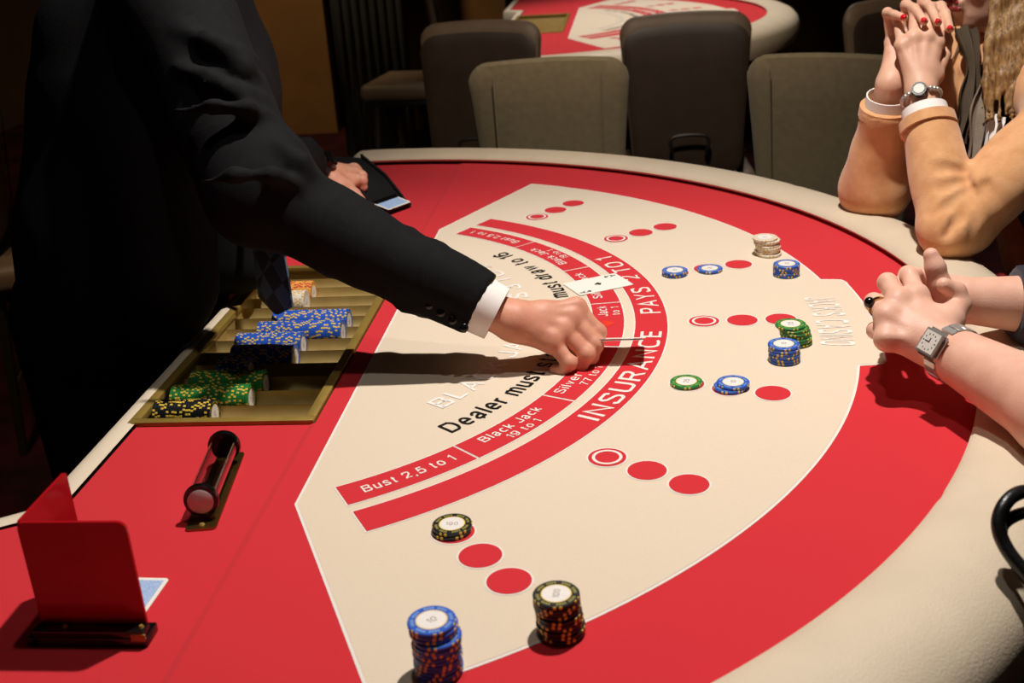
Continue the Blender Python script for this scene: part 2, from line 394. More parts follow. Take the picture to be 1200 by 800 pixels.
    def band(r0, r1, a0, a1):
        b = 0.0018; da = math.degrees(b / r0)
        sector('band_outline', r0 - b, r1 + b, a0 - da, a1 + da, 0.0010, m_white, t)
        sector('band', r0, r1, a0, a1, 0.0013, m_red, t)
    band(0.5985, 0.6435, -E, E)
    for a0, a1 in ((-E, -43.5), (-43.2, -26.15), (-25.8, -8.75), (-8.4, 8.4), (8.75, 25.8), (26.15, 43.2), (43.5, E)):
        band(0.5385, 0.5825, a0, a1)
    zt = 0.0016
    arc_text('lettering', 'INSURANCE', 0.6360, 0.0290, -29.4, -3.2, zt, m_white, t, bold=0.012)
    arc_text('lettering', 'PAYS', 0.6360, 0.0290, 3.3, 13.6, zt, m_white, t, bold=0.012)
    arc_text('lettering', '2 TO 1', 0.6360, 0.0290, 17.2, 28.6, zt, m_white, t, bold=0.012)
    for a in (-51.0, 51.2): arc_text('lettering', 'Bust 2,5 to 1', 0.5675, 0.0150, a - 5.8, a + 5.8, zt, m_white, t, bold=0.014)
    for a in (-35.0, 34.8):
        arc_text('lettering', 'Black Jack', 0.5600, 0.0140, a - 5.4, a + 5.4, zt, m_white, t, bold=0.014)
        arc_text('lettering', '19 to 1', 0.5775, 0.0115, a - 2.7, a + 2.7, zt, m_white, t, bold=0.01)
    for a in (-18.4, 17.2):
        arc_text('lettering', 'Silver Jack', 0.5600, 0.0140, a - 6.4, a + 6.4, zt, m_white, t, bold=0.01)
        arc_text('lettering', '77 to 1', 0.5775, 0.0115, a - 2.9, a + 2.9, zt, m_white, t, bold=0.008)
    arc_text('lettering', 'Jack', 0.5600, 0.0140, 3.0, 7.2, zt, m_white, t, bold=0.008)
    arc_text('lettering', 'to 1', 0.5775, 0.0115, 3.4, 6.6, zt, m_white, t, bold=0.006)
    # heart between the words of the middle field
    hp = []
    for i in range(40):
        q = 2 * PI * i / 40
        hx = 16 * math.sin(q) ** 3; hy = 13 * math.cos(q) - 5 * math.cos(2 * q) - 2 * math.cos(3 * q) - math.cos(4 * q)
        hp.append((0.5605 - hy * 0.00072, hx * 0.00062))
    flat_poly('heart_print', hp[::-1], zt, m_orange_print, t)
    arc_text('lettering', 'Dealer must stand on 17 and must draw to 16', 0.5115, 0.0270, -41.2, 42.6, zt, m_black_print, t, bold=0.008)
    arc_text('lettering', 'BLACK JACK PAYS 3 TO 2', 0.4530, 0.0290, -36.6, 39.2, 0.0013, m_faint, t, bold=0.02)
    arc_text('lettering', "JACK'S", 0.8460, 0.0440, 5.6, 0.6, 0.0013, m_faint, t, outward=True, bold=0.006)
    arc_text('lettering', 'CASINO', 0.8460, 0.0440, -0.4, -6.5, 0.0013, m_faint, t, outward=True, bold=0.006)
    for k in range(7):
        a = math.radians(-53.0 + 17.69 * k)
        for q, r in enumerate((0.6945, 0.7475, 0.8005)):
            c = (r * math.cos(a), r * math.sin(a))
            disc('spot_outline', c, 0.0230, 0.0010, m_white, t)
            disc('betting_spot', c, 0.0210, 0.0013, m_red, t)
            if q == 0:
                disc('spot_ring', c, 0.0168, 0.0016, m_white, t, r_in=0.0134)
    return t
TABLE = make_table()
tag(TABLE, 'blackjack table with red and cream layout and cream leather rail, in the foreground', 'table', 'blackjack tables')

# ------------------------------------------------------------------ brass chip tray
GY = [-0.25 + 0.045 * i for i in range(12)]
def make_tray():
    t = empty('chip_tray', (0.091, -0.0025, 0))
    x0, x1, y0, y1 = -0.027 - 0.091, 0.2095 - 0.091, -0.3015 + 0.0025, 0.3015 + 0.0025; fw_ = 0.0125
    for nm, lo, hi in (('frame_bar', (x0, y0, -0.006), (x1, y0 + fw_, 0.0035)), ('frame_bar', (x0, y1 - fw_, -0.006), (x1, y1, 0.0035)),
                       ('frame_bar', (x0, y0 + fw_, -0.006), (x0 + fw_, y1 - fw_, 0.0035)), ('frame_bar', (x1 - fw_, y0 + fw_, -0.006), (x1, y1 - fw_, 0.0035))):
        box(nm, lo, hi, m_brass, t, 0.0008)
    xi0, xi1 = x0 + fw_ - 0.002, x1 - fw_ + 0.002; yi0, yi1 = y0 + fw_ - 0.002, y1 - fw_ + 0.002
    for lo, hi in (((xi0 - 0.002, yi0, -0.045), (xi0, yi1, -0.005)), ((xi1, yi0, -0.045), (xi1 + 0.002, yi1, -0.005)), ((xi0, yi0 - 0.002, -0.045), (xi1, yi0, -0.005)), ((xi0, yi1, -0.045), (xi1, yi1 + 0.002, -0.005))):
        box('side_wall', lo, hi, m_brass2, t)
    # each channel is a half-round trough
    for gy in GY:
        bm = bmesh.new(); n = 12; A = []; B = []
        for i in range(n + 1):
            q = PI * i / n; y = gy + 0.0025 - 0.0223 * math.cos(q); z = -0.0105 - 0.0213 * math.sin(q)
            A.append(bm.verts.new((xi0, y, z))); B.append(bm.verts.new((xi1, y, z)))
        for i in range(n): bm.faces.new((A[i], A[i + 1], B[i + 1], B[i]))
        finish('channel', bm, m_brass2, t)
    box('tray_floor', (xi0, yi0, -0.048), (xi1, yi1, -0.0445), m_brass2, t)
    return t
TRAY = make_tray()
tag(TRAY, 'brass chip tray with round channels set into the table before the dealer', 'chip tray')

# ------------------------------------------------------------------ chips
CHIP_R, CHIP_T = 0.0200, 0.0036
m_yel = mat('chip_yellow', (226, 190, 66), 0.5, var=0.08, vscale=300)
m_inlay = mat('chip_inlay', (232, 224, 216), 0.5, var=0.03, vscale=300)
m_num = mat('chip_numeral', (150, 138, 128), 0.6, var=0.05, vscale=300)
CH = {'black': ((20, 20, 24), m_yel, '100', mat('chip_print_olive', (150, 142, 60), 0.5, var=0.1, vscale=300)),
      'blue': ((38, 86, 186), m_yel, '10', mat('chip_print_sky', (120, 158, 208), 0.5, var=0.1, vscale=300)),
      'green': ((34, 116, 52), m_yel, '25', mat('chip_print_lime', (120, 176, 92), 0.5, var=0.1, vscale=300)),
      'white': ((226, 214, 194), mat('chip_tan', (206, 168, 92), 0.5, var=0.1, vscale=300), '5', mat('chip_print_sand', (214, 192, 150), 0.5, var=0.1, vscale=300)),
      'orange': ((226, 158, 76), mat('chip_red', (190, 44, 34), 0.5, var=0.1, vscale=300), '2', mat('chip_print_rust', (206, 120, 60), 0.5, var=0.1, vscale=300))}
CHIP_MESH = {}
for col, (rgb, ms, num, mp) in CH.items():
    mb = mat('chip_' + col, rgb, 0.42, var=0.06, vscale=200)
    R, T = CHIP_R, CHIP_T / 2
    prof = [(0.0, -T), (0.0120, -T), (R - 0.0007, -T), (R, -T + 0.0006), (R, T - 0.0006), (R - 0.0007, T), (0.0120, T), (0.0, T)]
    o = lathe('chip', prof, mb, None, 48, mats=[mb, ms], matfn=lambda i, k: 1 if (k in (3,) and (i % 8) in (0, 2)) or (k in (2, 4) and (i % 8) in (0, 2)) else 0)
    body = o.data; bpy.data.objects.remove(o)
    def keep(o): d = o.data; bpy.data.objects.remove(o); return d
    inlay = keep(disc('inlay', (0, 0), 0.0122, T + 0.00008, m_inlay, None))
    ring = keep(disc('inlay_ring', (0, 0), 0.0132, T + 0.00006, m_yel if col != 'white' else mp, None, r_in=0.0120))
    V, F = [], []
    for g_ in range(4):           # bent strips of small print on the rim
        for w_ in range(9):
            if w_ in (4,): continue
            a0 = g_ * 90 + 8 + w_ * 8.2; a1 = a0 + 5.6
            b_ = len(V)
            for a in (a0, a1):
                for r in (0.0147, 0.0174): V.append((r * math.cos(math.radians(a)), r * math.sin(math.radians(a)), T + 0.00008))
            F.append((b_, b_ + 1, b_ + 3, b_ + 2))
    prt = keep(mesh('rim_print', V, F, mp))
    tv, tf = text_mesh(num, 0.01); tv = tv - np.array([(tv[:, 0].max() + tv[:, 0].min()) / 2, (tv[:, 1].max() + tv[:, 1].min()) / 2, 0])
    s = 0.0060 if len(num) > 2 else 0.0068
    sc = s / tv[:, 1].max() / 2
    tv = tv * sc; tv[:, 2] = T + 0.00016
    nm = keep(mesh('numeral', tv, tf, m_num))
    CHIP_MESH[col] = (body, inlay, ring, prt, nm)
def chip(col, loc, rz, label, group, face=False, rot=None):
    body, inlay, ring, prt, nm = CHIP_MESH[col]
    o = bpy.data.objects.new('casino_chip', body); o.location = loc; link(o)
    if rot is not None: o.rotation_mode = 'QUATERNION'; o.rotation_quaternion = rot
    else: o.rotation_euler = (0, 0, rz)
    if face:
        for n_, d in (('inlay', inlay), ('inlay_ring', ring), ('rim_print', prt), ('numeral', nm)):
            link(bpy.data.objects.new(n_, d), o)
    return tag(o, label, 'chip', group)
def stack(col, x, y, n, where, group, seed=0, lean=(0, 0), offs=None, jit=0.0012, top_rz=0.0, z0=0.0016):
    rr = random.Random(seed)
    for i in range(n):                      # i = 0 is the lowest
        dx, dy = rr.uniform(-jit, jit), rr.uniform(-jit, jit)
        f = i / max(1, n - 1)
        if offs and (n - 1 - i) in offs: dx += offs[n - 1 - i][0]; dy += offs[n - 1 - i][1]
        k = n - 1 - i
        if n == 1: lb = '%s %s' % (col + ' casino chip', where)
        else: lb = '%s chip, %s from the top %s' % (col, ordinal(k), where)
        chip(col, (x + dx + lean[0] * f, y + dy + lean[1] * f, z0 + CHIP_T * (i + 0.5)), rr.uniform(0, 6.28) if k else top_rz, lb, group, face=(k == 0 or (n <= 4) or bool(offs and k <= 4)))
up90 = PI / 2
stack('blue', 0.437, -0.7685, 13, 'of the tall blue stack at the near corner', 'tall near blue stack', 3, (0.0, 0.0), {0: (-0.0035, 0.0045), 1: (-0.0020, 0.0040), 2: (-0.0025, 0.003), 3: (0.0012, 0), 4: (0.001, 0)}, 0.0007, 0.75)
stack('black', 0.5345, -0.7155, 10, 'of the black stack on the cream border', 'near black stack', 5, (-0.0035, 0.004), {0: (-0.0005, 0), 1: (0, 0)}, 0.0010, 1.5)
stack('black', 0.416, -0.5525, 2, 'of the black pair near the Bust band', 'black chips on a betting spot', 9, (0.0, 0.002), None, 0.0006, 0.0)
stack('blue', 0.6605, 0.2035, 2, 'of the blue pair beside 2 TO 1', 'blue chips on betting spots', 11, (0.0, 0.0), None, 0.0012, 1.2)
stack('blue', 0.7155, 0.2180, 1, 'on the middle betting spot of the row before the white stack', 'blue chips on betting spots', 12, top_rz=1.2)
stack('green', 0.6615, -0.2115, 1, 'on a betting spot, lone green chip lying flat', 'green chip on a betting spot', 13, top_rz=1.4)
stack('blue', 0.7140, -0.2270, 2, 'of the blue pair beside the lone green chip', 'blue chips on betting spots', 14, (0.002, 0.004), None, 0.0012, 1.5)
stack('white', 0.8130, 0.2900, 8, 'of the white stack', 'white stack', 15, (-0.0030, 0.002), {0: (-0.002, 0), 1: (0.001, 0)}, 0.0016, 1.2)
stack('blue', 0.8300, 0.1870, 5, 'of the short blue stack beside the white stack', 'short blue stack', 16, (0, 0), None, 0.0006, 1.4)
stack('green', 0.8110, -0.0870, 7, 'of the green stack before the seated player', 'green stack', 17, (-0.004, 0.003), {0: (-0.003, 0.002), 1: (-0.002, 0.001)}, 0.0012, 1.6)
stack('blue', 0.7885, -0.1440, 6, 'of the blue stack touching the green stack', 'blue stack by the green one', 18, (-0.001, 0.002), {0: (-0.001, 0.002)}, 0.0008, 1.5)
# rows of chips lying in the channels
ROWS = [(0, 'black', 0.066, 21, 'nearest black row'), (1, 'green', 0.100, 29, 'nearer green row'), (2, 'green', 0.106, 28, 'farther green row'), (3, 'blue', 0.071, 12, 'first blue row'),
        (4, 'blue', 0.122, 25, 'second blue row'), (5, 'blue', 0.121, 27, 'third blue row'), (6, 'blue', 0.169, 35, 'fourth blue row'), (7, 'blue', 0.168, 32, 'fifth blue row'),
        (9, 'white', 0.078, 10, 'white row'), (10, 'orange', 0.078, 10, 'orange row')]
from mathutils import Quaternion
QX = Quaternion((0, 1, 0), PI / 2)
for gi, col, xe, n, nm in ROWS:
    for i in range(n):
        rr = random.uniform(0, 6.28)
        q = QX @ Quaternion((0, 0, 1), rr if i else 0.4)
        chip(col, (xe - CHIP_T * (i + 0.5), GY[gi] + random.uniform(-0.0004, 0.0004), -0.0105 - 0.0005), 0, '%s chip, %s from the right in the tray\'s %s' % (col, ordinal(i), nm), 'tray ' + nm, face=(i == 0), rot=q)

# ------------------------------------------------------------------ cards
m_card = mat('card_stock', (240, 236, 224), 0.45, var=0.02, vscale=200)
m_cardblue = mat('card_back_blue', (120, 160, 214), 0.45, rgb2=(196, 216, 238), vscale=900)
def card_bm(L=0.092, W=0.064, t=0.0005, bend=0.0, rc=0.004):
    pts = []
    for sx_, sy_, a0 in ((1, 1, 0), (-1, 1, 90), (-1, -1, 180), (1, -1, 270)):
        for i in range(5):
            a = math.radians(a0 + 22.5 * i); pts.append((sx_ * (L / 2 - rc) + rc * math.cos(a), sy_ * (W / 2 - rc) + rc * math.sin(a)))
    bm = bmesh.new(); lo = [bm.verts.new((x, y, bend * (x / L) ** 2)) for x, y in pts]; hi = [bm.verts.new((x, y, t + bend * (x / L) ** 2)) for x, y in pts]
    bm.faces.new(lo[::-1]); bm.faces.new(hi); n = len(pts)
    for i in range(n): bm.faces.new((lo[i], lo[(i + 1) % n], hi[(i + 1) % n], hi[i]))
    return bm
def card(label, loc, rz, back=False, ace=False, name='playing_card', mtx=None, group=None):
    o = finish(name, card_bm(), m_card, None, smooth=False)
    if back:
        mesh('back_print', [(x, y, 0.0006) for x, y in ((-0.042, -0.028), (0.042, -0.028), (0.042, 0.028), (-0.042, 0.028))], [(0, 1, 2, 3)], m_cardblue, o)
    if ace:
        V, F = text_mesh('A', 0.01); V = V - np.array([0.4, 0.5, 0])
        for sx_, r in ((-1, PI / 2), (1, -PI / 2)):
            for off, sc in ((0, 0.012),):
                W_ = np.stack([V[:, 0] * math.cos(r) - V[:, 1] * math.sin(r), V[:, 0] * math.sin(r) + V[:, 1] * math.cos(r), V[:, 2]], 1) * sc
                mesh('index_letter', W_ + np.array([sx_ * 0.037, sx_ * 0.023, 0.0007]), F, m_black_print, o)
            club(o, sx_ * 0.026, sx_ * 0.023, 0.0022, r)
        club(o, 0, 0, 0.0034, PI / 2)
    if mtx is not None: o.matrix_world = mtx
    else: o.location = loc; o.rotation_euler = (0, 0, rz)
    return tag(o, label, 'card', group)
def club(o, x, y, s, r):
    V, F = [], []
    for cx, cy, q in ((0, 0.9, 0.75), (-0.85, -0.35, 0.75), (0.85, -0.35, 0.75)):
        b = len(V); V += [((cx + q * math.cos(2 * PI * i / 14)) * s, (cy + q * math.sin(2 * PI * i / 14)) * s) for i in range(14)]; F.append(tuple(range(b, b + 14)))
    b = len(V); V += [(-0.5 * s, -1.6 * s), (0.5 * s, -1.6 * s), (0.15 * s, 0), (-0.15 * s, 0)]; F.append((b, b + 1, b + 2, b + 3))
    V = [(x + vx * math.cos(r) - vy * math.sin(r), y + vx * math.sin(r) + vy * math.cos(r), 0.0008) for vx, vy in V]
    mesh('club_pip', V, F, m_black_print, o)
card('ace of clubs lying face up across the red bands', (0.541, 0.1665, 0.0017), math.radians(28), ace=True)
# card in the dealer's right hand: tilted, near edge lifted
def tilt_card(y0, z0, y1, z1, xc, label, dx=0.0, twist=0.0):
    cy, cz = (y0 + y1) / 2, (z0 + z1) / 2; v = Vector((0, y1 - y0, z1 - z0)).normalized()
    X = Vector((math.cos(twist), 0, math.sin(twist))); N = X.cross(v).normalized(); v = N.cross(X)
    mm = Matrix((X, v, N)).transposed().to_4x4(); mm.translation = Vector((xc + dx, cy, cz))
    return card(label, None, 0, mtx=mm)
tilt_card(-0.088, 0.0150, -0.146, 0.0375, 0.566, "upper card tilted in the dealer's right fingers")
tilt_card(-0.0890, 0.0132, -0.147, 0.0355, 0.5635, "lower card tilted under another in the dealer's right fingers")

# ------------------------------------------------------------------ second table, same make, farther back
T2 = copy_tree(TABLE); T2.location = (0.11, 3.47, 0)
tag(T2, 'second blackjack table in the background behind the chairs', 'table', 'blackjack tables')
TR2 = copy_tree(TRAY); TR2.location = (0.201, 3.4675, 0)
tag(TR2, 'brass chip tray on the second table in the background', 'chip tray')

# ------------------------------------------------------------------ wall panels in the dark background
struct(box('trim_1', (-2.15, 5.9, FZ), (-1.36, 5.998, FZ + 2.6), m_panel), 'tall brown wall panel')
struct(box('trim_2', (-1.0, 5.9, FZ), (-0.2, 5.998, FZ + 2.6), m_panel), 'tall brown wall panel')
m_void = mat('black_drape', (10, 9, 8), 0.95, var=0.2, vscale=6)
bm = bmesh.new(); prev = None
for i in range(40):
    x = -1.13 + 0.42 * i / 39; y = 5.2 + 0.03 * math.sin(i * 1.3)
    a = bm.verts.new((x, y, FZ)); b = bm.verts.new((x, y, FZ + 2.5))
    if prev: bm.faces.new((prev[0], a, b, prev[1]))
    prev = (a, b)
o = finish('black_curtain', bm, m_void); sm = o.modifiers.new('t', 'SOLIDIFY'); sm.thickness = 0.01
tag(o, 'black curtain hanging beside the brown wall panel', 'curtain')

# ------------------------------------------------------------------ chairs
m_olive = mat('olive_fabric', (118, 106, 82), 0.85, var=0.10, vscale=60, bump=0.3, bscale=900, sheen=0.2)
m_brownl = mat('brown_leather', (46, 32, 24), 0.5, var=0.15, vscale=20, bump=0.2, bscale=350)
m_cushion = mat('taupe_leather', (96, 78, 62), 0.55, var=0.08, vscale=20, bump=0.2, bscale=350)
m_piping = mat('dark_piping', (26, 18, 14), 0.5, var=0.1, vscale=30)
def rtrap(w0, w1, h, rc, n=7):
    """rounded trapezoid in x/z, foot at z=0"""
    pts = []
    for cx, cz, a0 in ((w1 - rc, h - rc, 0), (-w1 + rc, h - rc, 90), (-w0 + rc, rc, 180), (w0 - rc, rc, 270)):
        for i in range(n):
            a = math.radians(a0 + 90 * i / (n - 1)); pts.append((cx + rc * math.cos(a), cz + rc * math.sin(a)))
    out = []
    for i in range(len(pts)):
        p, q = pts[i], pts[(i + 1) % len(pts)]
        L = math.hypot(q[0] - p[0], q[1] - p[1]); k = max(1, int(L / 0.04))
        for j in range(k): out.append((p[0] + (q[0] - p[0]) * j / k, p[1] + (q[1] - p[1]) * j / k))
    return out
def pad(name, w0, w1, h, rc, y0, y1, m, parent, z=0.0, curve=0.25, crown=0.012, puff=0.012):
    ol = rtrap(w0, w1, h, rc); cz = h / 2
    def pt_(x, zz, y):
        zz2 = zz + crown * (1 - (x / w1) ** 2) * max(0, (zz / h))
        return (x, y - curve * (x * x) * -1.0 - 0.10 * zz, z + zz2)
    bm = bmesh.new(); rings = []
    for s, y in ((0.55, y0 - puff * 0.9), (0.86, y0 - puff * 0.55), (0.97, y0), (1.0, y0 + (y1 - y0) * 0.3), (1.0, y0 + (y1 - y0) * 0.7), (0.97, y1), (0.86, y1 + puff * 0.55), (0.55, y1 + puff * 0.9)):
        rings.append([bm.verts.new(pt_(x * s, cz + (zz - cz) * s, y)) for x, zz in ol])
    n = len(ol)
    for i in range(len(rings) - 1):
        for k in range(n): bm.faces.new((rings[i][k], rings[i][(k + 1) % n], rings[i + 1][(k + 1) % n], rings[i + 1][k]))
    bm.faces.new(rings[0]); bm.faces.new(rings[-1][::-1])
    return finish(name, bm, m, parent)
def make_chair(kind):
    """front of the chair looks to -y; seat at 0.6 m"""
    t = empty('gaming_chair'); ms = m_olive if kind == 'olive' else m_cushion
    SZ = 0.56
    pad('backrest', 0.175, 0.203, 0.475, 0.050, 0.165, 0.195, ms, t, z=SZ + 0.04)
    if kind == 'brown':
        pad('back_shell', 0.168, 0.194, 0.452, 0.050, 0.212, 0.222, m_brownl, t, z=SZ + 0.03, puff=0.006)
        hp_ = smooth_path([(-0.055, 0.232, SZ + 0.09), (-0.055, 0.262, SZ + 0.12), (-0.05, 0.262, SZ + 0.165), (0.05, 0.262, SZ + 0.165), (0.055, 0.262, SZ + 0.12), (0.055, 0.232, SZ + 0.09)], 5)
        tube('handle', hp_, 0.006, m_piping, t, 8)
    for sx_ in (-1, 1):
        pth = [(sx_ * 0.135, 0.143 + 0.25 * 0.135 ** 2 - 0.10 * z_, SZ + 0.04 + z_) for z_ in (0.06, 0.15, 0.25, 0.35, 0.45)]
        tube('stitch_seam', pth, 0.0022, m_piping if kind == 'brown' else ms, t, 6)
    box('seat', (-0.225, -0.24, SZ - 0.06), (0.225, 0.20, SZ + 0.025), ms, t, 0.03, 4)
    box('seat_frame', (-0.20, -0.21, SZ - 0.085), (0.20, 0.19, SZ - 0.058), m_piping, t, 0.006)
    for sx_ in (-1, 1):
        tube('back_post', [(sx_ * 0.16, 0.17, SZ - 0.07), (sx_ * 0.17, 0.20, SZ + 0.10)], 0.012, m_piping, t, 8)
        for sy_ in (-1, 1):
            tube('leg', [(sx_ * 0.18, sy_ * 0.17, SZ - 0.08), (sx_ * 0.205, sy_ * 0.20, 0.0)], [0.017, 0.013], m_piping, t, 8)
    for sy_ in (-1, 1):
        tube('stretcher', [(-0.195, sy_ * 0.19, 0.2), (0.195, sy_ * 0.19, 0.2)], 0.009, m_chrome, t, 8)
    return t
CH_O = make_chair('olive'); CH_B = make_chair('brown')
used = {id(CH_O): False, id(CH_B): False}
def place_chair(src, x, y, rz, label):
    o = src if not used[id(src)] else copy_tree(src); used[id(src)] = True
    o.location = (x, y, FZ); o.rotation_euler = (0, 0, rz)
    return tag(o, label, 'chair', 'gaming chairs')
# local -y of a chair is where it looks
place_chair(CH_O, 0.385, 1.27, 0.0, 'olive upholstered chair facing the far rail, between two brown chairs')
place_chair(CH_O, 1.00, 1.13, -0.42, 'olive upholstered chair facing the far rail, beside the woman in orange')
place_chair(CH_B, 0.752, 2.33, PI + 0.05, 'brown leather chair seen from behind between the two olive chairs')
place_chair(CH_B, 0.135, 2.40, PI - 0.18, 'brown leather chair seen from behind, nearest the black curtain')
place_chair(CH_B, 1.36, 2.42, PI + 0.45, 'brown leather chair partly hidden behind the clasped hands of the woman')
place_chair(CH_B, -0.50, 4.35, -1.7, 'chair standing at the brass tray side of the second table')
place_chair(CH_B, -1.12, 1.65, 1.9, 'dark brown chair behind the dealer at the left edge')
place_chair(CH_O, 1.50, 0.52, -1.35, 'olive chair that the woman in orange sits on')
place_chair(CH_O, 1.52, -0.36, -1.87, 'olive chair that the player in navy sits on')

# ------------------------------------------------------------------ red acrylic discard holder with its base
m_acr = mat('red_acrylic', (176, 20, 28), 0.10, var=0.03, vscale=30, spec=0.5, trans=0.15)
def make_holder():
    t = empty('discard_holder', (0.12, -0.68, -0.0022))
    def b(nm, lo, hi, m, bev=0.001): return box(nm, (lo[0] - 0.12, lo[1] + 0.68, lo[2]), (hi[0] - 0.12, hi[1] + 0.68, hi[2]), m, t, bev)
    b('base', (0.068, -0.737, 0.0004), (0.174, -0.712, 0.009), m_blackm); b('side_foot', (0.0635, -0.737, 0.0004), (0.0755, -0.630, 0.009), m_blackm)
    # front plate with rounded upper corners
    def plate(nm, w, h, th, rc, at_, ax):
        pts = [(-w / 2, 0), (w / 2, 0)]
        for cx, a0 in ((w / 2 - rc, 0), (-w / 2 + rc, 90)):
            for i in range(6): a = math.radians(a0 + 18 * i); pts.append((cx + rc * math.cos(a), h - rc + rc * math.sin(a)))
        bm = bmesh.new(); A = [bm.verts.new((at_[0] + (x if ax == 'x' else -th / 2), at_[1] + (-th / 2 if ax == 'x' else x), at_[2] + z)) for x, z in pts]
        B = [bm.verts.new((v.co.x + (0 if ax == 'x' else th), v.co.y + (th if ax == 'x' else 0), v.co.z)) for v in A]
        n = len(A); bm.faces.new(A); bm.faces.new(B[::-1])
        for i in range(n): bm.faces.new((A[i], B[i], B[(i + 1) % n], A[(i + 1) % n]))
        return finish(nm, bm, m_acr, t, smooth=False)
    plate('front_plate', 0.098, 0.108, 0.003, 0.008, (0.0005, -0.040, 0.009), 'x')
    plate('side_plate', 0.090, 0.107, 0.003, 0.004, (-0.0485, 0.0065, 0.009), 'y')
    b('front_ledge', (0.070, -0.7365, 0.009), (0.1725, -0.7225, 0.016), m_blackm)
    b('corner_clip', (0.160, -0.7372, 0.006), (0.1735, -0.7355, 0.0135), m_brass, 0.0004)
    for x in (0.168, 0.098):
        lathe('screw', [(0.0, 0.0024), (0.0016, 0.0022), (0.0026, 0.0)], m_brass, t, 12, loc=(x - 0.12, -0.7295 + 0.68, 0.016))
    return t
HOLD = make_holder()
tag(HOLD, 'L-shaped red acrylic discard holder on a black base', 'card holder')
card('blue-backed card lying in the red discard holder', (0.1065, -0.662, -0.0018), math.radians(-2), back=True)

# ------------------------------------------------------------------ clear tube on a brass plate
def make_tube():
    a = Vector((0.1505, -0.526, 0.0)); b_ = Vector((0.1335, -0.398, 0.0)); d = (b_ - a).normalized(); s = Vector((d.y, -d.x, 0))
    c = (a + b_) / 2; L = (b_ - a).length; h = 0.0235
    t = empty('clear_tube', (c.x, c.y, -0.0022), math.atan2(d.y, d.x))
    mgl = mat('clear_acrylic', (236, 236, 236), 0.03, trans=1.0, ior=1.49, spec=0.5)
    # brass plate
    pts = []
    for cx, cy, a0 in ((L / 2 + 0.016, 0.011, 0), (-L / 2 - 0.014, 0.011, 90), (-L / 2 - 0.014, -0.011, 180), (L / 2 + 0.016, -0.011, 270)):
        for i in range(5): an = math.radians(a0 + 22.5 * i); pts.append((cx + 0.005 * math.cos(an), cy + 0.005 * math.sin(an)))
    bm = bmesh.new(); lo = [bm.verts.new((x, y, 0.0002)) for x, y in pts]; hi = [bm.verts.new((x, y, 0.0022)) for x, y in pts]
    bm.faces.new(hi); bm.faces.new(lo[::-1])
    for i in range(len(pts)): j = (i + 1) % len(pts); bm.faces.new((lo[i], lo[j], hi[j], hi[i]))
    finish('mount_plate', bm, mat('polished_brass', (150, 120, 62), 0.28, metal=0.95, var=0.1, vscale=40), t, smooth=False)
    lathe('screw', [(0.0, 0.0016), (0.0020, 0.0014), (0.0032, 0.0)], m_brass, t, 14, loc=(-L / 2 - 0.010, 0, 0.0022))
    # hollow tube
    lathe('tube_wall', [(0.0132, -L / 2), (0.0155, -L / 2), (0.0155, L / 2), (0.0132, L / 2), (0.0132, -L / 2)], mgl, t, 32, 'X', (0, 0, h))
    lathe('end_lens', [(0.0, -L / 2 - 0.004), (0.008, -L / 2 - 0.0035), (0.0135, -L / 2 - 0.001), (0.0135, -L / 2 + 0.003), (0.0, -L / 2 + 0.003)], mat('lens_highlight', (222, 206, 204), 0.15, trans=0.3, var=0.1, vscale=150, spec=0.7), t, 28, 'X', (0, 0, h))  # clear lens; its bright highlights are put into the pale colour
    for x, w_ in ((-L / 2 + 0.004, 0.0065), (L / 2 - 0.003, 0.008)):
        lathe('end_ring', [(0.0150, x - w_ / 2), (0.0178, x - w_ / 2), (0.0186, x), (0.0178, x + w_ / 2), (0.0150, x + w_ / 2), (0.0150, x - w_ / 2)], m_blackm, t, 32, 'X', (0, 0, h))
    lathe('end_cap', [(0.0, L / 2 + 0.003), (0.013, L / 2 + 0.002), (0.0155, L / 2 - 0.001), (0.0155, L / 2 - 0.006), (0.0, L / 2 - 0.006)], m_blackm, t, 28, 'X', (0, 0, h))
    for x in (-L / 2 + 0.012, L / 2 - 0.012):
        box('saddle', (x - 0.004, -0.006, 0.0022), (x + 0.004, 0.006, h - 0.0145), m_brass, t)
    return t
TUBE = make_tube()
tag(TUBE, 'clear acrylic tube with black end rings on a brass plate', 'tube')

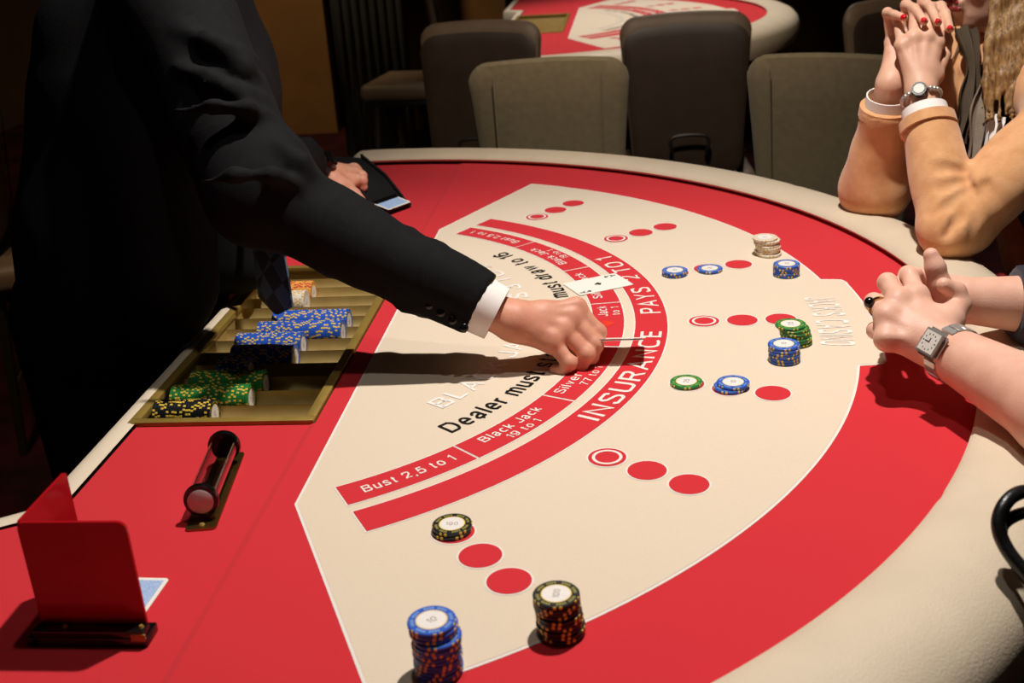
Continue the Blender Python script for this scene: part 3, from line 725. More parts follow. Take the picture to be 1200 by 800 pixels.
# ------------------------------------------------------------------ card shoe
def make_shoe():
    t = empty('card_shoe', (0.112, 0.650, -0.0022), math.atan2(-0.54, 0.84))     # +x looks out of the mouth
    W = 0.043
    prof = [(0.030, 0.0), (0.030, 0.008), (0.004, 0.013), (-0.035, 0.052), (-0.10, 0.088), (-0.25, 0.078), (-0.27, 0.062), (-0.27, 0.0)]
    bm = bmesh.new(); A = [bm.verts.new((x, -W, z)) for x, z in prof]; B = [bm.verts.new((x, W, z)) for x, z in prof]
    bm.faces.new(A[::-1]); bm.faces.new(B)
    for i in range(len(prof)): j = (i + 1) % len(prof); bm.faces.new((A[i], A[j], B[j], B[i]))
    bmesh.ops.bevel(bm, geom=list(bm.edges), offset=0.004, segments=2, affect='EDGES')
    finish('shoe_body', bm, m_blackp, t)
    bm = bmesh.new()
    for s in (-1, 1):
        pr = [(0.012, 0.010), (0.004, 0.022), (-0.036, 0.060), (-0.10, 0.095), (-0.10, 0.086), (-0.03, 0.045)]
        A = [bm.verts.new((x, s * W, z)) for x, z in pr]; B = [bm.verts.new((x, s * (W - 0.005), z)) for x, z in pr]
        bm.faces.new(A); bm.faces.new(B[::-1])
        for i in range(len(pr)): j = (i + 1) % len(pr); bm.faces.new((A[i], A[j], B[j], B[i]))
    finish('cheek', bm, m_blackp, t, smooth=False)
    lathe('roller', [(0.0, -0.03), (0.006, -0.03), (0.006, 0.03), (0.0, 0.03)], m_blackm, t, 16, 'Y', (-0.004, 0, 0.020))
    return t
SHOE = make_shoe()
tag(SHOE, "black card shoe under the dealer's far hand", 'card shoe')
_v = Vector((0.84, -0.54, 0)).normalized(); _n = Vector((0.15, -0.10, 0.98)).normalized(); _y = _n.cross(_v).normalized(); _v = _y.cross(_n)
mm = Matrix((_v, _y, _n)).transposed().to_4x4(); mm.translation = Vector((0.112, 0.650, 0.0175)) + _v * -0.010
card('blue-backed card sliding out of the black card shoe', None, 0, back=True, mtx=mm)

# ------------------------------------------------------------------ black leather strap loop on the near rail
m_strap = mat('black_leather', (14, 14, 15), 0.35, var=0.15, vscale=30, bump=0.2, bscale=300, spec=0.6)
def strap(path): return smooth_path(path, 8)
t = empty('bag_strap', (0.93, -0.66, 0.03))
def S3(px, py, D): return pt(px, py, D) - Vector((0.93, -0.66, 0.03))
tube('strap_loop', smooth_path([S3(1262, 560, 1.035), S3(1225, 573, 1.02), S3(1195, 577, 1.005), S3(1178, 590, 0.995), S3(1170, 612, 0.99), S3(1176, 636, 0.985), S3(1196, 664, 0.975), S3(1240, 705, 0.96), S3(1290, 700, 0.985), S3(1310, 630, 1.02)], 8, True), 0.0062, m_strap, t, 12, True)
tube('strap_loop', smooth_path([S3(1262, 590, 1.03), S3(1220, 597, 1.02), S3(1190, 604, 1.005), S3(1174, 618, 1.00), S3(1178, 640, 0.99), S3(1200, 672, 0.98), S3(1242, 716, 0.965), S3(1296, 715, 0.99), S3(1316, 650, 1.02)], 8, True), 0.0055, m_strap, t, 12, True)
tag(t, 'black leather strap loop resting on the near rail at the right edge', 'strap')

# ------------------------------------------------------------------ organic shapes: blended limbs turned into one skin
class Skin:
    def __init__(s): s.p = []
    def cap(s, a, b, ra, rb=None, k=0.006, cut=None, flat=None, sub=False):
        """tapered limb from a to b; cut='b' ends it square; flat=(axis, factor) squashes it along an axis"""
        s.p.append(('c', np.array(a, float), np.array(b, float), ra, ra if rb is None else rb, k, cut, flat, sub)); return s
    def ball(s, c, r, k=0.006, sub=False): return s.cap(c, Vector(c) + Vector((0, 0, 1e-5)), r, r, k, sub=sub)
    def ell(s, c, r, axes=None, k=0.01, sub=False):
        A = np.eye(3) if axes is None else np.array([list(v) for v in axes], float)
        s.p.append(('e', np.array(c, float), np.array(r, float), A, k, sub)); return s
    def chain(s, pts, rad, k=0.006, sub=False):
        for i in range(len(pts) - 1): s.cap(pts[i], pts[i + 1], rad[i], rad[i + 1], k, sub=sub)
        return s
    def arrays(s, h, disp=None):
        lo, hi = [], []
        for q in s.p:
            if q[0] == 'c':
                if q[8]: continue
                r = max(q[3], q[4]); lo += [q[1] - r, q[2] - r]; hi += [q[1] + r, q[2] + r]
            elif not q[5]: r = q[2].max(); lo.append(q[1] - r); hi.append(q[1] + r)
        lo = np.min(lo, 0) - 3 * h - 0.01; hi = np.max(hi, 0) + 3 * h + 0.01
        n = np.ceil((hi - lo) / h).astype(int) + 1
        F = np.full(n, 0.05, np.float32)
        ax = [lo[i] + h * np.arange(n[i]) for i in range(3)]
        for q in s.p:
            if q[0] == 'c': r = max(q[3], q[4]); l2 = np.minimum(q[1], q[2]) - r; h2 = np.maximum(q[1], q[2]) + r; k = q[5]; sub = q[8]
            else: r = q[2].max(); l2 = q[1] - r; h2 = q[1] + r; k = q[4]; sub = q[5]
            m = k + 2.5 * h + 0.004
            i0 = np.maximum(0, np.floor((l2 - m - lo) / h).astype(int)); i1 = np.minimum(n, np.ceil((h2 + m - lo) / h).astype(int) + 1)
            if (i1 <= i0).any(): continue
            X, Y, Z = np.meshgrid(ax[0][i0[0]:i1[0]], ax[1][i0[1]:i1[1]], ax[2][i0[2]:i1[2]], indexing='ij')
            Pn = np.stack([X, Y, Z], -1)
            if q[0] == 'c':
                a, b = q[1], q[2]; ab = b - a; v = Pn - a
                t = np.clip((v @ ab) / max(1e-12, ab @ ab), 0, 1)
                w_ = v - t[..., None] * ab
                if q[7] is not None:
                    f_ax = np.array(q[7][0], float); f_ax /= np.linalg.norm(f_ax); f = q[7][1]
                    w_ = w_ + (1 / f - 1) * (w_ @ f_ax)[..., None] * f_ax
                d = np.sqrt((w_ * w_).sum(-1)) - (q[3] + (q[4] - q[3]) * t)
                if q[7] is not None: d = d * min(1, q[7][1] * 1.2)
                u_ = ab / max(1e-9, np.linalg.norm(ab))
                if q[6] and 'b' in q[6]: d = np.maximum(d, (Pn - b) @ u_)
                if q[6] and 'a' in q[6]: d = np.maximum(d, -((Pn - a) @ u_))
            else:
                v = (Pn - q[1]) @ q[3].T / q[2]
                l = np.sqrt((v * v).sum(-1)); g = np.sqrt((v * v / (q[2] ** 2)).sum(-1))
                d = l * (l - 1) / np.maximum(g, 1e-6)
            S = F[i0[0]:i1[0], i0[1]:i1[1], i0[2]:i1[2]]
            if sub:
                d = -d; e = np.maximum(k - np.abs(S - d), 0) / k if k else 0
                S[...] = np.maximum(S, d) + e * e * k / 4
            else:
                e = np.maximum(k - np.abs(S - d), 0) / k if k else 0
                S[...] = np.minimum(S, d) - e * e * k / 4
        # surface nets
        sg = F < 0; c = [F[i:n[0] - 1 + i, j:n[1] - 1 + j, k_:n[2] - 1 + k_] for i in (0, 1) for j in (0, 1) for k_ in (0, 1)]
        cnt = sum((x < 0).astype(np.int8) for x in c); mk = (cnt > 0) & (cnt < 8)
        idx = np.full(mk.shape, -1, np.int64); N = int(mk.sum()); idx[mk] = np.arange(N)
        cv = [x[mk] for x in c]; off = [np.array((i, j, k_), float) for i in (0, 1) for j in (0, 1) for k_ in (0, 1)]
        acc = np.zeros((N, 3)); num = np.zeros(N)
        for a in range(8):
            for b in range(a + 1, 8):
                if np.abs(off[a] - off[b]).sum() != 1: continue
                fa, fb = cv[a], cv[b]; x = (fa < 0) != (fb < 0)
                t = np.where(x, fa / np.where(x, fa - fb, 1), 0)
                acc += np.where(x[:, None], off[a] + t[:, None] * (off[b] - off[a]), 0); num += x
        V = (np.argwhere(mk) + acc / num[:, None]) * h + lo
        Q = []
        for axn in range(3):
            o1, o2 = (axn + 1) % 3, (axn + 2) % 3
            s0 = np.take(sg, range(n[axn] - 1), axn); s1 = np.take(sg, range(1, n[axn]), axn)
            ch = np.argwhere(s0 != s1); ch = ch[(ch[:, o1] > 0) & (ch[:, o2] > 0) & (ch[:, o1] < n[o1] - 1) & (ch[:, o2] < n[o2] - 1)]
            inside = s0[tuple(ch.T)]
            def cell(d1, d2): e = ch.copy(); e[:, o1] -= d1; e[:, o2] -= d2; return idx[tuple(e.T)]
            q = np.stack([cell(1, 1), cell(0, 1), cell(0, 0), cell(1, 0)], 1)
            q[~inside] = q[~inside][:, ::-1]; Q.append(q)
        Q = np.concatenate(Q); Q = Q[(Q >= 0).all(1)]
        if disp is not None:
            nr = np.zeros_like(V); e1 = V[Q[:, 2]] - V[Q[:, 0]]; e2 = V[Q[:, 3]] - V[Q[:, 1]]; fn = np.cross(e1, e2)
            for i in range(4): np.add.at(nr, Q[:, i], fn)
            nr /= np.maximum(1e-12, np.linalg.norm(nr, axis=1))[:, None]
            V = V + nr * disp(V)[:, None]
        return V, Q
def organic(name, parts, m, parent, disp=None):
    """parts: [(Skin, cell size)] merged into one mesh object"""
    Vs, Qs, b = [], [], 0
    for sk, h in parts:
        V, Q = sk.arrays(h, disp); Vs.append(V); Qs.append(Q + b); b += len(V)
    V = np.concatenate(Vs); Q = np.concatenate(Qs)
    if parent is not None: V = V - np.array(parent.location)
    me = bpy.data.meshes.new(name); me.vertices.add(len(V)); me.vertices.foreach_set('co', V.astype(np.float32).ravel())
    me.loops.add(len(Q) * 4); me.loops.foreach_set('vertex_index', Q.astype(np.int32).ravel())
    me.polygons.add(len(Q)); me.polygons.foreach_set('loop_start', np.arange(0, len(Q) * 4, 4, dtype=np.int32)); me.polygons.foreach_set('loop_total', np.full(len(Q), 4, np.int32))
    me.polygons.foreach_set('use_smooth', np.ones(len(Q), bool)); me.update(calc_edges=True); me.validate()
    me.materials.append(m)
    return link(bpy.data.objects.new(name, me), parent)
def folds(amp, f1, f2, seed=0):
    rg = np.random.RandomState(seed); K = rg.randn(5, 3) * f1; K2 = rg.randn(5, 3) * f2; ph = rg.rand(5) * 6.28
    def fn(V):
        d = np.zeros(len(V))
        for i in range(5): d += np.sin(V @ K[i] + 1.6 * np.sin(V @ K2[i] + ph[i]) + ph[i])
        return amp * d / 2.2
    return fn
def hand(s, wrist, M4, fingers, thumb, k=1.0, dorsal=None, tendon=True, pr=1.0):
    """M4: index..little knuckles; fingers: for each [pip, dip, tip]; thumb: [base, mcp, ip, tip]"""
    W = Vector(wrist); rad = [(0.0112, 0.0100, 0.0088, 0.0076), (0.0115, 0.0103, 0.0090, 0.0078), (0.0110, 0.0098, 0.0086, 0.0074), (0.0100, 0.0088, 0.0077, 0.0066)]
    dv = Vector(dorsal).normalized() if dorsal is not None else Vector((0, 0, 1))
    M4 = [Vector(m) for m in M4]
    for i, m in enumerate(M4):
        s.cap(W + (m - W) * 0.12, m - dv * 0.003, 0.0185 * k * pr, 0.0128 * k * pr, 0.014 * k)
    for i in range(3): s.cap(M4[i], M4[i + 1], 0.0108 * k, 0.0108 * k, 0.010 * k)
    for i, m in enumerate(M4):
        ch = [m] + [Vector(p) for p in fingers[i]]
        s.chain(ch, [r * k for r in rad[i]], 0.0035 * k)
        s.ball(m + dv * 0.0022 * k, 0.0098 * k, 0.008 * k)
        s.ball(ch[1], rad[i][1] * k * 1.06, 0.004 * k)
        if tendon: s.cap(W + (m - W) * 0.35 + dv * 0.0128 * k, m + dv * 0.0105 * k, 0.0022 * k, 0.0026 * k, 0.007 * k)
    T = [Vector(t) for t in thumb]
    s.cap(W + (T[0] - W) * 0.3, T[0], 0.017 * k, 0.0165 * k, 0.012 * k)
    s.cap(T[0], (M4[0] + W) / 2, 0.0155 * k, 0.013 * k, 0.012 * k)
    s.chain(T, [0.0160 * k, 0.0128 * k, 0.0112 * k, 0.0088 * k], 0.005 * k)
def nail(parent, tip, dip, normal, m, w=0.0052, L=0.010):
    tip, dip, nrm = Vector(tip), Vector(dip), Vector(normal).normalized()
    a = (tip - dip).normalized(); nrm = (nrm - a * nrm.dot(a)).normalized(); b = a.cross(nrm)
    bm = bmesh.new(); R = []
    for i in range(7):
        u = -1 + 2 * i / 6; row = []
        for j in range(7):
            v = -1 + 2 * j / 6; ww = w * math.sqrt(max(0.02, 1 - max(0, u) ** 3 * 0.8))
            row.append(bm.verts.new(tip + a * (u * L / 2 + 0.001) + b * v * ww + nrm * (0.0072 - 0.0032 * v * v - 0.0016 * u * u)))
        R.append(row)
    for i in range(6):
        for j in range(6): bm.faces.new((R[i][j], R[i][j + 1], R[i + 1][j + 1], R[i + 1][j]))
    bmesh.ops.translate(bm, verts=bm.verts, vec=-Vector(parent.location))
    o = finish('fingernail', bm, m, parent); md = o.modifiers.new('t', 'SOLIDIFY'); md.thickness = 0.0012
    return o
def ring_band(name, a, b, r0, r1, th, m, parent, seg=28, flat=None):
    """open cuff or band around the line a-b"""
    a, b = Vector(a), Vector(b); t = (b - a).normalized(); u = t.orthogonal().normalized()
    if flat is not None: u = (Vector(flat[0]) - t * t.dot(Vector(flat[0]))).normalized()
    v = t.cross(u); fl = flat[1] if flat is not None else 1.0
    bm = bmesh.new(); R = []
    for c, r in ((a, r0), (b, r1), (b, r1 - th), (a, r0 - th)):
        R.append([bm.verts.new(c + (u * math.cos(2 * PI * i / seg) * fl + v * math.sin(2 * PI * i / seg)) * r) for i in range(seg)])
    for q in range(4):
        A, B = R[q], R[(q + 1) % 4]
        for i in range(seg): bm.faces.new((A[i], A[(i + 1) % seg], B[(i + 1) % seg], B[i]))
    bmesh.ops.translate(bm, verts=bm.verts, vec=-Vector(parent.location))
    return finish(name, bm, m, parent)
def head(s, c, fwd, up, k=1.0):
    """c: middle of the skull; adds skull, jaw, nose, lips, ears"""
    f = Vector(fwd).normalized(); u = Vector(up); u = (u - f * u.dot(f)).normalized(); r = f.cross(u); c = Vector(c); A = [f, r, u]
    def p(a, b, d): return c + (f * a + r * b + u * d) * k
    s.ell(p(-0.008, 0, 0.025), (0.098 * k, 0.076 * k, 0.098 * k), A, 0.02)
    s.ell(p(0.020, 0, -0.030), (0.070 * k, 0.062 * k, 0.085 * k), A, 0.02)
    s.cap(p(0.062, 0, -0.098), p(0.060, 0, -0.090), 0.020 * k, 0.026 * k, 0.02)
    for e in (-1, 1):
        s.cap(p(0.058, e * 0.012, -0.098), p(-0.010, e * 0.056, -0.050), 0.017 * k, 0.018 * k, 0.02)
        s.ell(p(0.060, e * 0.034, -0.022), (0.022 * k, 0.022 * k, 0.020 * k), A, 0.015)
        s.ball(p(0.092, e * 0.031, 0.004), 0.012 * k, 0.012, sub=True)
        s.cap(p(0.080, e * 0.014, 0.022), p(0.074, e * 0.050, 0.022), 0.009 * k, 0.007 * k, 0.01)
        s.ell(p(-0.010, e * 0.078, -0.008), (0.020 * k, 0.007 * k, 0.032 * k), A, 0.006)
    s.cap(p(0.084, 0, 0.012), p(0.107, 0, -0.030), 0.007 * k, 0.0115 * k, 0.008)
    for e in (-1, 1): s.ball(p(0.096, e * 0.012, -0.034), 0.0085 * k, 0.006)
    s.cap(p(0.088, -0.020, -0.062), p(0.088, 0.020, -0.062), 0.0055 * k, 0.0055 * k, 0.006); s.ball(p(0.092, 0, -0.062), 0.006 * k, 0.008)
    s.cap(p(0.086, -0.017, -0.073), p(0.086, 0.017, -0.073), 0.0062 * k, 0.0062 * k, 0.006); s.ball(p(0.090, 0, -0.073), 0.0065 * k, 0.008)
    return p
def skin_mat(name, rgb, rgb2): return mat(name, rgb, 0.48, rgb2=rgb2, vscale=38, bump=0.18, bscale=520, sss=0.12, spec=0.4)
m_skin1 = skin_mat('skin_rosy', (206, 138, 112), (222, 160, 132))
m_skin2 = skin_mat('skin_light', (222, 168, 144), (232, 184, 160))
m_skin3 = skin_mat('skin_tan', (208, 158, 132), (224, 178, 150))
m_eye = mat('eye_white', (232, 228, 222), 0.2, var=0.03, vscale=100)
m_iris = mat('iris', (60, 44, 30), 0.2, var=0.2, vscale=300)
def eyes(parent, p, k=1.0):
    for e in (-1, 1):
        q = p(0.079, e * 0.031, 0.003)
        bm = bmesh.new(); bmesh.ops.create_uvsphere(bm, u_segments=16, v_segments=10, radius=0.0120 * k, matrix=Matrix.Translation(q - Vector(parent.location))); ey = finish('eye', bm, m_eye, parent)
        q2 = p(0.0848, e * 0.031, 0.002); bm = bmesh.new(); bmesh.ops.create_uvsphere(bm, u_segments=12, v_segments=8, radius=0.0072 * k, matrix=Matrix.Translation(q2 - Vector(parent.location))); finish('iris', bm, m_iris, ey)
def L_(*a): return Vector(a)

# ================================================================== the dealer
m_suit = mat('black_suit', (15, 15, 16), 0.85, var=0.2, vscale=90, bump=0.3, bscale=700, spec=0.2)
m_trou = mat('black_trousers', (13, 13, 14), 0.85, var=0.2, vscale=90, bump=0.3, bscale=700, spec=0.2)
m_shirt = mat('white_shirt', (236, 230, 224), 0.7, var=0.02, vscale=120, bump=0.1, bscale=700)
m_tie = mat('navy_tie', (20, 30, 52), 0.55, bump=0.2, bscale=900, sheen=0.2)
def tie_pattern(m):
    nt = m.node_tree; tc = nt.nodes.new('ShaderNodeTexCoord'); mp = nt.nodes.new('ShaderNodeMapping'); ck = nt.nodes.new('ShaderNodeTexChecker')
    mp.inputs['Rotation'].default_value = (0.0, 0.75, 0.3); ck.inputs['Scale'].default_value = 34
    ck.inputs['Color1'].default_value = (*lin((18, 24, 38)), 1); ck.inputs['Color2'].default_value = (*lin((70, 92, 116)), 1)
    nt.links.new(tc.outputs['Object'], mp.inputs['Vector']); nt.links.new(mp.outputs['Vector'], ck.inputs['Vector']); nt.links.new(ck.outputs['Color'], nt.nodes['Principled BSDF'].inputs['Base Color'])
tie_pattern(m_tie)
def make_dealer():
    t = empty('person', (-0.24, 0.18, -TZ))
    RS, LS = L_(-0.030, 0.075, 0.475), pt(218, -42, 1.90)
    RE = L_(0.118, -0.115, 0.242); RW = L_(0.438, -0.145, 0.066)
    LE = pt(284, 180, 1.985); LW = pt(374, 200, 2.235)
    neck = L_(-0.085, 0.27, 0.52); hip = L_(-0.215, 0.17, 0.03); chest = L_(-0.125, 0.24, 0.33)
    legs = [(L_(-0.25, 0.08, 0.0), L_(-0.26, 0.05, -0.42), L_(-0.27, 0.03, -0.83)), (L_(-0.25, 0.27, 0.0), L_(-0.24, 0.31, -0.42), L_(-0.28, 0.33, -0.83))]
    # right hand over the cards
    P = pt
    M4 = [P(675, 361, 1.515), P(670, 373, 1.509), P(659, 387, 1.501), P(646, 400, 1.492)]
    dr = (0.25, -0.45, 0.86)
    fr = [[P(700, 389, 1.516), P(697, 404, 1.520), P(688, 411, 1.522)],
          [P(697, 403, 1.506), P(693, 418, 1.511), P(682, 423, 1.514)],
          [P(687, 415, 1.497), P(681, 428, 1.503), P(669, 430, 1.506)],
          [P(667, 425, 1.489), P(660, 434, 1.496), P(650, 433, 1.500)]]
    th = [P(632, 386, 1.520), P(660, 398, 1.545), P(682, 400, 1.552), P(700, 399, 1.550)]
    s = Skin(); s.cap(RE + (RW - RE) * 0.55, RW, 0.036, 0.0275, 0.01, flat=((0, 0.35, 0.9), 0.86))
    hand(s, RW, M4, fr, th, 1.08, dr)
    # left hand on the shoe
    s2 = Skin(); s2.cap(LE + (LW - LE) * 0.55, LW, 0.036, 0.028, 0.01)
    P = pt
    lm = [P(407, 219, 2.235), P(413, 211, 2.262), P(416, 204, 2.290), P(415, 199, 2.315)]
    lf = [[P(416, 227, 2.225), P(421, 232, 2.222), P(426, 237, 2.222)], [P(424, 211, 2.262), P(425, 219, 2.268), P(420, 223, 2.28)],
          [P(424, 206, 2.288), P(425, 214, 2.300), P(420, 218, 2.31)], [P(420, 202, 2.315), P(421, 209, 2.32), P(417, 213, 2.33)]]
    hand(s2, LW, lm, lf, [P(398, 219, 2.225), P(410, 226, 2.23), P(416, 231, 2.24), P(421, 236, 2.25)], 1.0, (0.1, -0.3, 0.9), tendon=False)
    # trunk, legs, neck and head as one figure
    s3 = Skin()
    s3.cap(hip, chest, 0.125, 0.135, 0.06); s3.cap(RS, LS, 0.075, 0.075, 0.06); s3.cap(chest, neck, 0.11, 0.06, 0.06)
    hc = L_(0.005, 0.275, 0.690); s3.cap(neck, hc + L_(-0.03, 0, -0.06), 0.058, 0.056, 0.03)
    hp_ = head(s3, hc, (0.86, -0.05, -0.5), (0.5, 0, 0.86))
    for S_, E_, W_ in ((RS, RE, RW), (LS, LE, LW)): s3.cap(S_, E_, 0.055, 0.042, 0.03); s3.cap(E_, E_ + (W_ - E_) * 0.8, 0.042, 0.032, 0.02)
    for a, b, c in legs: s3.cap(a, b, 0.085, 0.055, 0.04); s3.cap(b, c, 0.055, 0.04, 0.02)
    body = organic('body', [(s3, 0.010), (s, 0.0019), (s2, 0.0026)], m_skin1, t)
    eyes(t, hp_)
    hs = Skin(); f = Vector((0.86, -0.05, -0.5)).normalized(); u = Vector((0.5, 0, 0.86)); r = f.cross(u).normalized()
    hs.ell(hc - f * 0.018 + u * 0.040, (0.100, 0.083, 0.092), [f, r, f.cross(r) * -1], 0.02); hs.ell(hc - f * 0.045 - u * 0.0, (0.07, 0.079, 0.08), [f, r, u], 0.02)
    hs.ell(hc + f * 0.075 - u * 0.03, (0.065, 0.10, 0.085), [f, r, u], 0.01, sub=True)
    organic('hair', [(hs, 0.006)], mat('dark_hair', (40, 28, 20), 0.5, var=0.3, vscale=90, bump=0.6, bscale=300), t, folds(0.002, 90, 30, 4))
    # jacket
    j = Skin()
    j.cap(hip + L_(-0.01, 0, -0.06), hip + L_(0, 0, 0.06), 0.195, 0.175, 0.08, cut='a', flat=((1, 0, 0), 0.72))
    j.cap(hip + L_(0, 0, 0.02), chest, 0.175, 0.180, 0.08, flat=((1, 0, -0.35), 0.78)); j.cap(RS + L_(-0.02, 0.05, 0.0), LS + L_(0, -0.05, 0), 0.085, 0.075, 0.06)
    j.cap(chest, neck + L_(-0.02, 0, -0.02), 0.155, 0.085, 0.07)
    j.cap(L_(-0.180, 0.17, 0.40), L_(-0.215, 0.14, 0.12), 0.090, 0.090, 0.09)       # back of the coat
    j.cap(L_(-0.01, 0.19, 0.32), L_(-0.015, 0.15, 0.06), 0.050, 0.045, 0.06)          # hanging front
    j.cap(L_(-0.03, 0.30, 0.34), L_(-0.06, 0.31, 0.07), 0.050, 0.045, 0.06)
    j.cap(L_(-0.06, 0.06, 0.30), L_(-0.040, -0.030, 0.085), 0.060, 0.048, 0.06); j.cap(L_(-0.10, 0.05, 0.26), L_(-0.085, -0.02, 0.04), 0.060, 0.05, 0.06)
    j.cap(RS, RE, 0.078, 0.066, 0.03); j.cap(RE, RE + (RW - RE) * 0.42, 0.062, 0.0490, 0.03); j.cap(RE + (RW - RE) * 0.3, RE + (RW - RE) * 0.885, 0.0500, 0.0440, 0.02, cut='b')
    j.ball(pt(318, 192, 1.50), 0.046, 0.03)                                              # cloth bunched at the elbow
    j.cap(LS, LE, 0.072, 0.054, 0.03); j.cap(LE, LE + (LW - LE) * 0.86, 0.054, 0.042, 0.03, cut='b')
    # creases: long ones across the upper arm and the crook of the elbow, finer ones on the sleeves
    for q in ([(205, 130, 1.44), (250, 127, 1.415), (290, 128, 1.43), (312, 133, 1.47)], [(212, 35, 1.49), (245, 48, 1.465), (280, 62, 1.48), (300, 70, 1.52)],
              [(208, 78, 1.47), (245, 92, 1.445), (285, 110, 1.455), (308, 118, 1.49)], [(235, 215, 1.40), (275, 205, 1.385), (320, 205, 1.40), (350, 215, 1.43)],
              [(262, 60, 1.475), (285, 80, 1.475), (300, 92, 1.50)], [(330, 170, 1.44), (352, 190, 1.44), (372, 215, 1.46)]):
        j.chain([pt(w_[0], w_[1], w_[2] + 0.011) for w_ in q], [0.004] + [0.0085] * (len(q) - 2) + [0.004], 0.020)
    for q in ([(215, 142, 1.432), (255, 139, 1.420), (300, 142, 1.44)],):
        j.chain([pt(*w_) for w_ in q], [0.005, 0.009, 0.005], 0.014, sub=True)
    jr = random.Random(5)
    for a, b, n_, r0 in ((RE + (RW - RE) * 0.25, RW, 5, 0.0475), (LE, LW, 4, 0.056)):
        ax_ = (b - a).normalized()
        for i in range(n_):
            q = a + (b - a) * (0.12 + 0.8 * i / n_); o1 = ax_.orthogonal().normalized(); o2 = ax_.cross(o1); th_ = jr.uniform(0, 6.28); rr = r0 * (1.0 - 0.2 * i / n_)
            pts = [q + ax_ * jr.uniform(-0.02, 0.02) + ax_ * (0.028 * w_) + (o1 * math.cos(th_ + w_ * 0.9) + o2 * math.sin(th_ + w_ * 0.9)) * rr for w_ in (-1, -0.3, 0.4, 1)]
            j.chain(pts, [0.003, 0.006, 0.006, 0.003], 0.014)
    organic('jacket', [(j, 0.0062)], m_suit, t, folds(0.0022, 16, 8, 2))
    tr = Skin(); tr.cap(hip + L_(0, -0.06, -0.02), hip + L_(0, 0.06, -0.02), 0.13, 0.13, 0.05)
    for a, b, c in legs: tr.cap(a, b, 0.108, 0.080, 0.05); tr.cap(b, c + L_(0, 0, -0.02), 0.080, 0.066, 0.03, cut='b')
    organic('trousers', [(tr, 0.012)], m_trou, t, folds(0.003, 14, 7, 3))
    for a, b, c in legs:
        sh = Skin(); g = Vector((c.x, c.y, -TZ + 0.045)); sh.cap(g + L_(-0.05, 0, 0), g + L_(0.13, 0, -0.008), 0.044, 0.036, 0.02, flat=((0, 0, 1), 0.85)); sh.cap(g, c, 0.045, 0.045, 0.03)
        organic('shoe', [(sh, 0.008)], m_blackm, t)
    # shirt collar, cuffs, buttons, watch, tie
    nd = (hc - neck).normalized(); ring_band('shirt_collar', neck + nd * 0.035, neck + nd * 0.085, 0.074, 0.064, 0.003, m_shirt, t)
    d = (RW - RE).normalized(); e = RE + (RW - RE) * 0.885
    ring_band('shirt_cuff', e - d * 0.020, e + d * 0.0235, 0.0410, 0.0385, 0.0025, m_shirt, t, flat=((0, 0.35, 0.9), 0.95))
    d2 = (LW - LE).normalized(); e2 = LE + (LW - LE) * 0.86
    side = Vector((0.25, -0.85, 0.2)); side = (side - d * side.dot(d)).normalized(); up_ = d.cross(side) * -1
    for i in range(4):
        c = pt(503 + 13.6 * i, 357 + 9 * i, 1.4655); side = (CAM0 - c).normalized()
        bm = bmesh.new(); bmesh.ops.create_uvsphere(bm, u_segments=14, v_segments=8, radius=0.0058)
        for v in bm.verts: v.co = v.co - side * v.co.dot(side) * 0.6
        bmesh.ops.translate(bm, verts=bm.verts, vec=c - Vector(t.location)); finish('cuff_button', bm, m_blackm, t)
    wt = LW - d2 * 0.012
    wb = ring_band('watch_strap', wt - d2 * 0.010, wt + d2 * 0.010, 0.0335, 0.0325, 0.003, m_strap, t)
    sd = pt(372, 190, 2.0) - wt; sd = (CAM0 + Vector((-0.3, 0, 0.9)) - wt); sd = (sd - d2 * sd.dot(d2)).normalized()
    def disc3(nm, c, n, r, h_, m, par):
        bm = bmesh.new(); q = Vector((0, 0, 1)).rotation_difference(n).to_matrix().to_4x4(); q.translation = c - Vector(t.location)
        bmesh.ops.create_cone(bm, cap_ends=True, segments=24, radius1=r, radius2=r * 0.93, depth=h_, matrix=q); return finish(nm, bm, m, par)
    wc = disc3('watch_case', wt + sd * 0.036, sd, 0.018, 0.009, m_blackm, t)
    disc3('watch_dial', wt + sd * 0.0408, sd, 0.0145, 0.0006, m_blackm, wc)
    # tie hanging over the tray
    tp = [L_(-0.010, 0.230, 0.40), L_(0.012, 0.170, 0.30), L_(0.042, 0.105, 0.19), L_(0.060, 0.065, 0.12), L_(0.064, 0.052, 0.075), L_(0.064, 0.050, 0.030), L_(0.064, 0.048, 0.012)]
    tw = [0.016, 0.024, 0.032, 0.038, 0.041, 0.042, 0.006]
    bm = bmesh.new(); R = []; sv = Vector((0.80, -0.6, 0)).normalized(); nv = Vector((0.6, 0.80, 0))
    for p_, w_ in zip(tp, tw):
        p_ = p_ - Vector(t.location); R.append([bm.verts.new(p_ - sv * w_ - nv * 0.002), bm.verts.new(p_ - nv * 0.005), bm.verts.new(p_ + sv * w_ - nv * 0.002), bm.verts.new(p_ + sv * w_ + nv * 0.001), bm.verts.new(p_ + nv * 0.002), bm.verts.new(p_ - sv * w_ + nv * 0.001)])
    for i in range(len(R) - 1):
        for k in range(6): bm.faces.new((R[i][k], R[i][(k + 1) % 6], R[i + 1][(k + 1) % 6], R[i + 1][k]))
    finish('tie', bm, m_tie, t)
    return t
DEALER = make_dealer()
tag(DEALER, 'person in black suit leaning over the table, dealing cards', 'person')

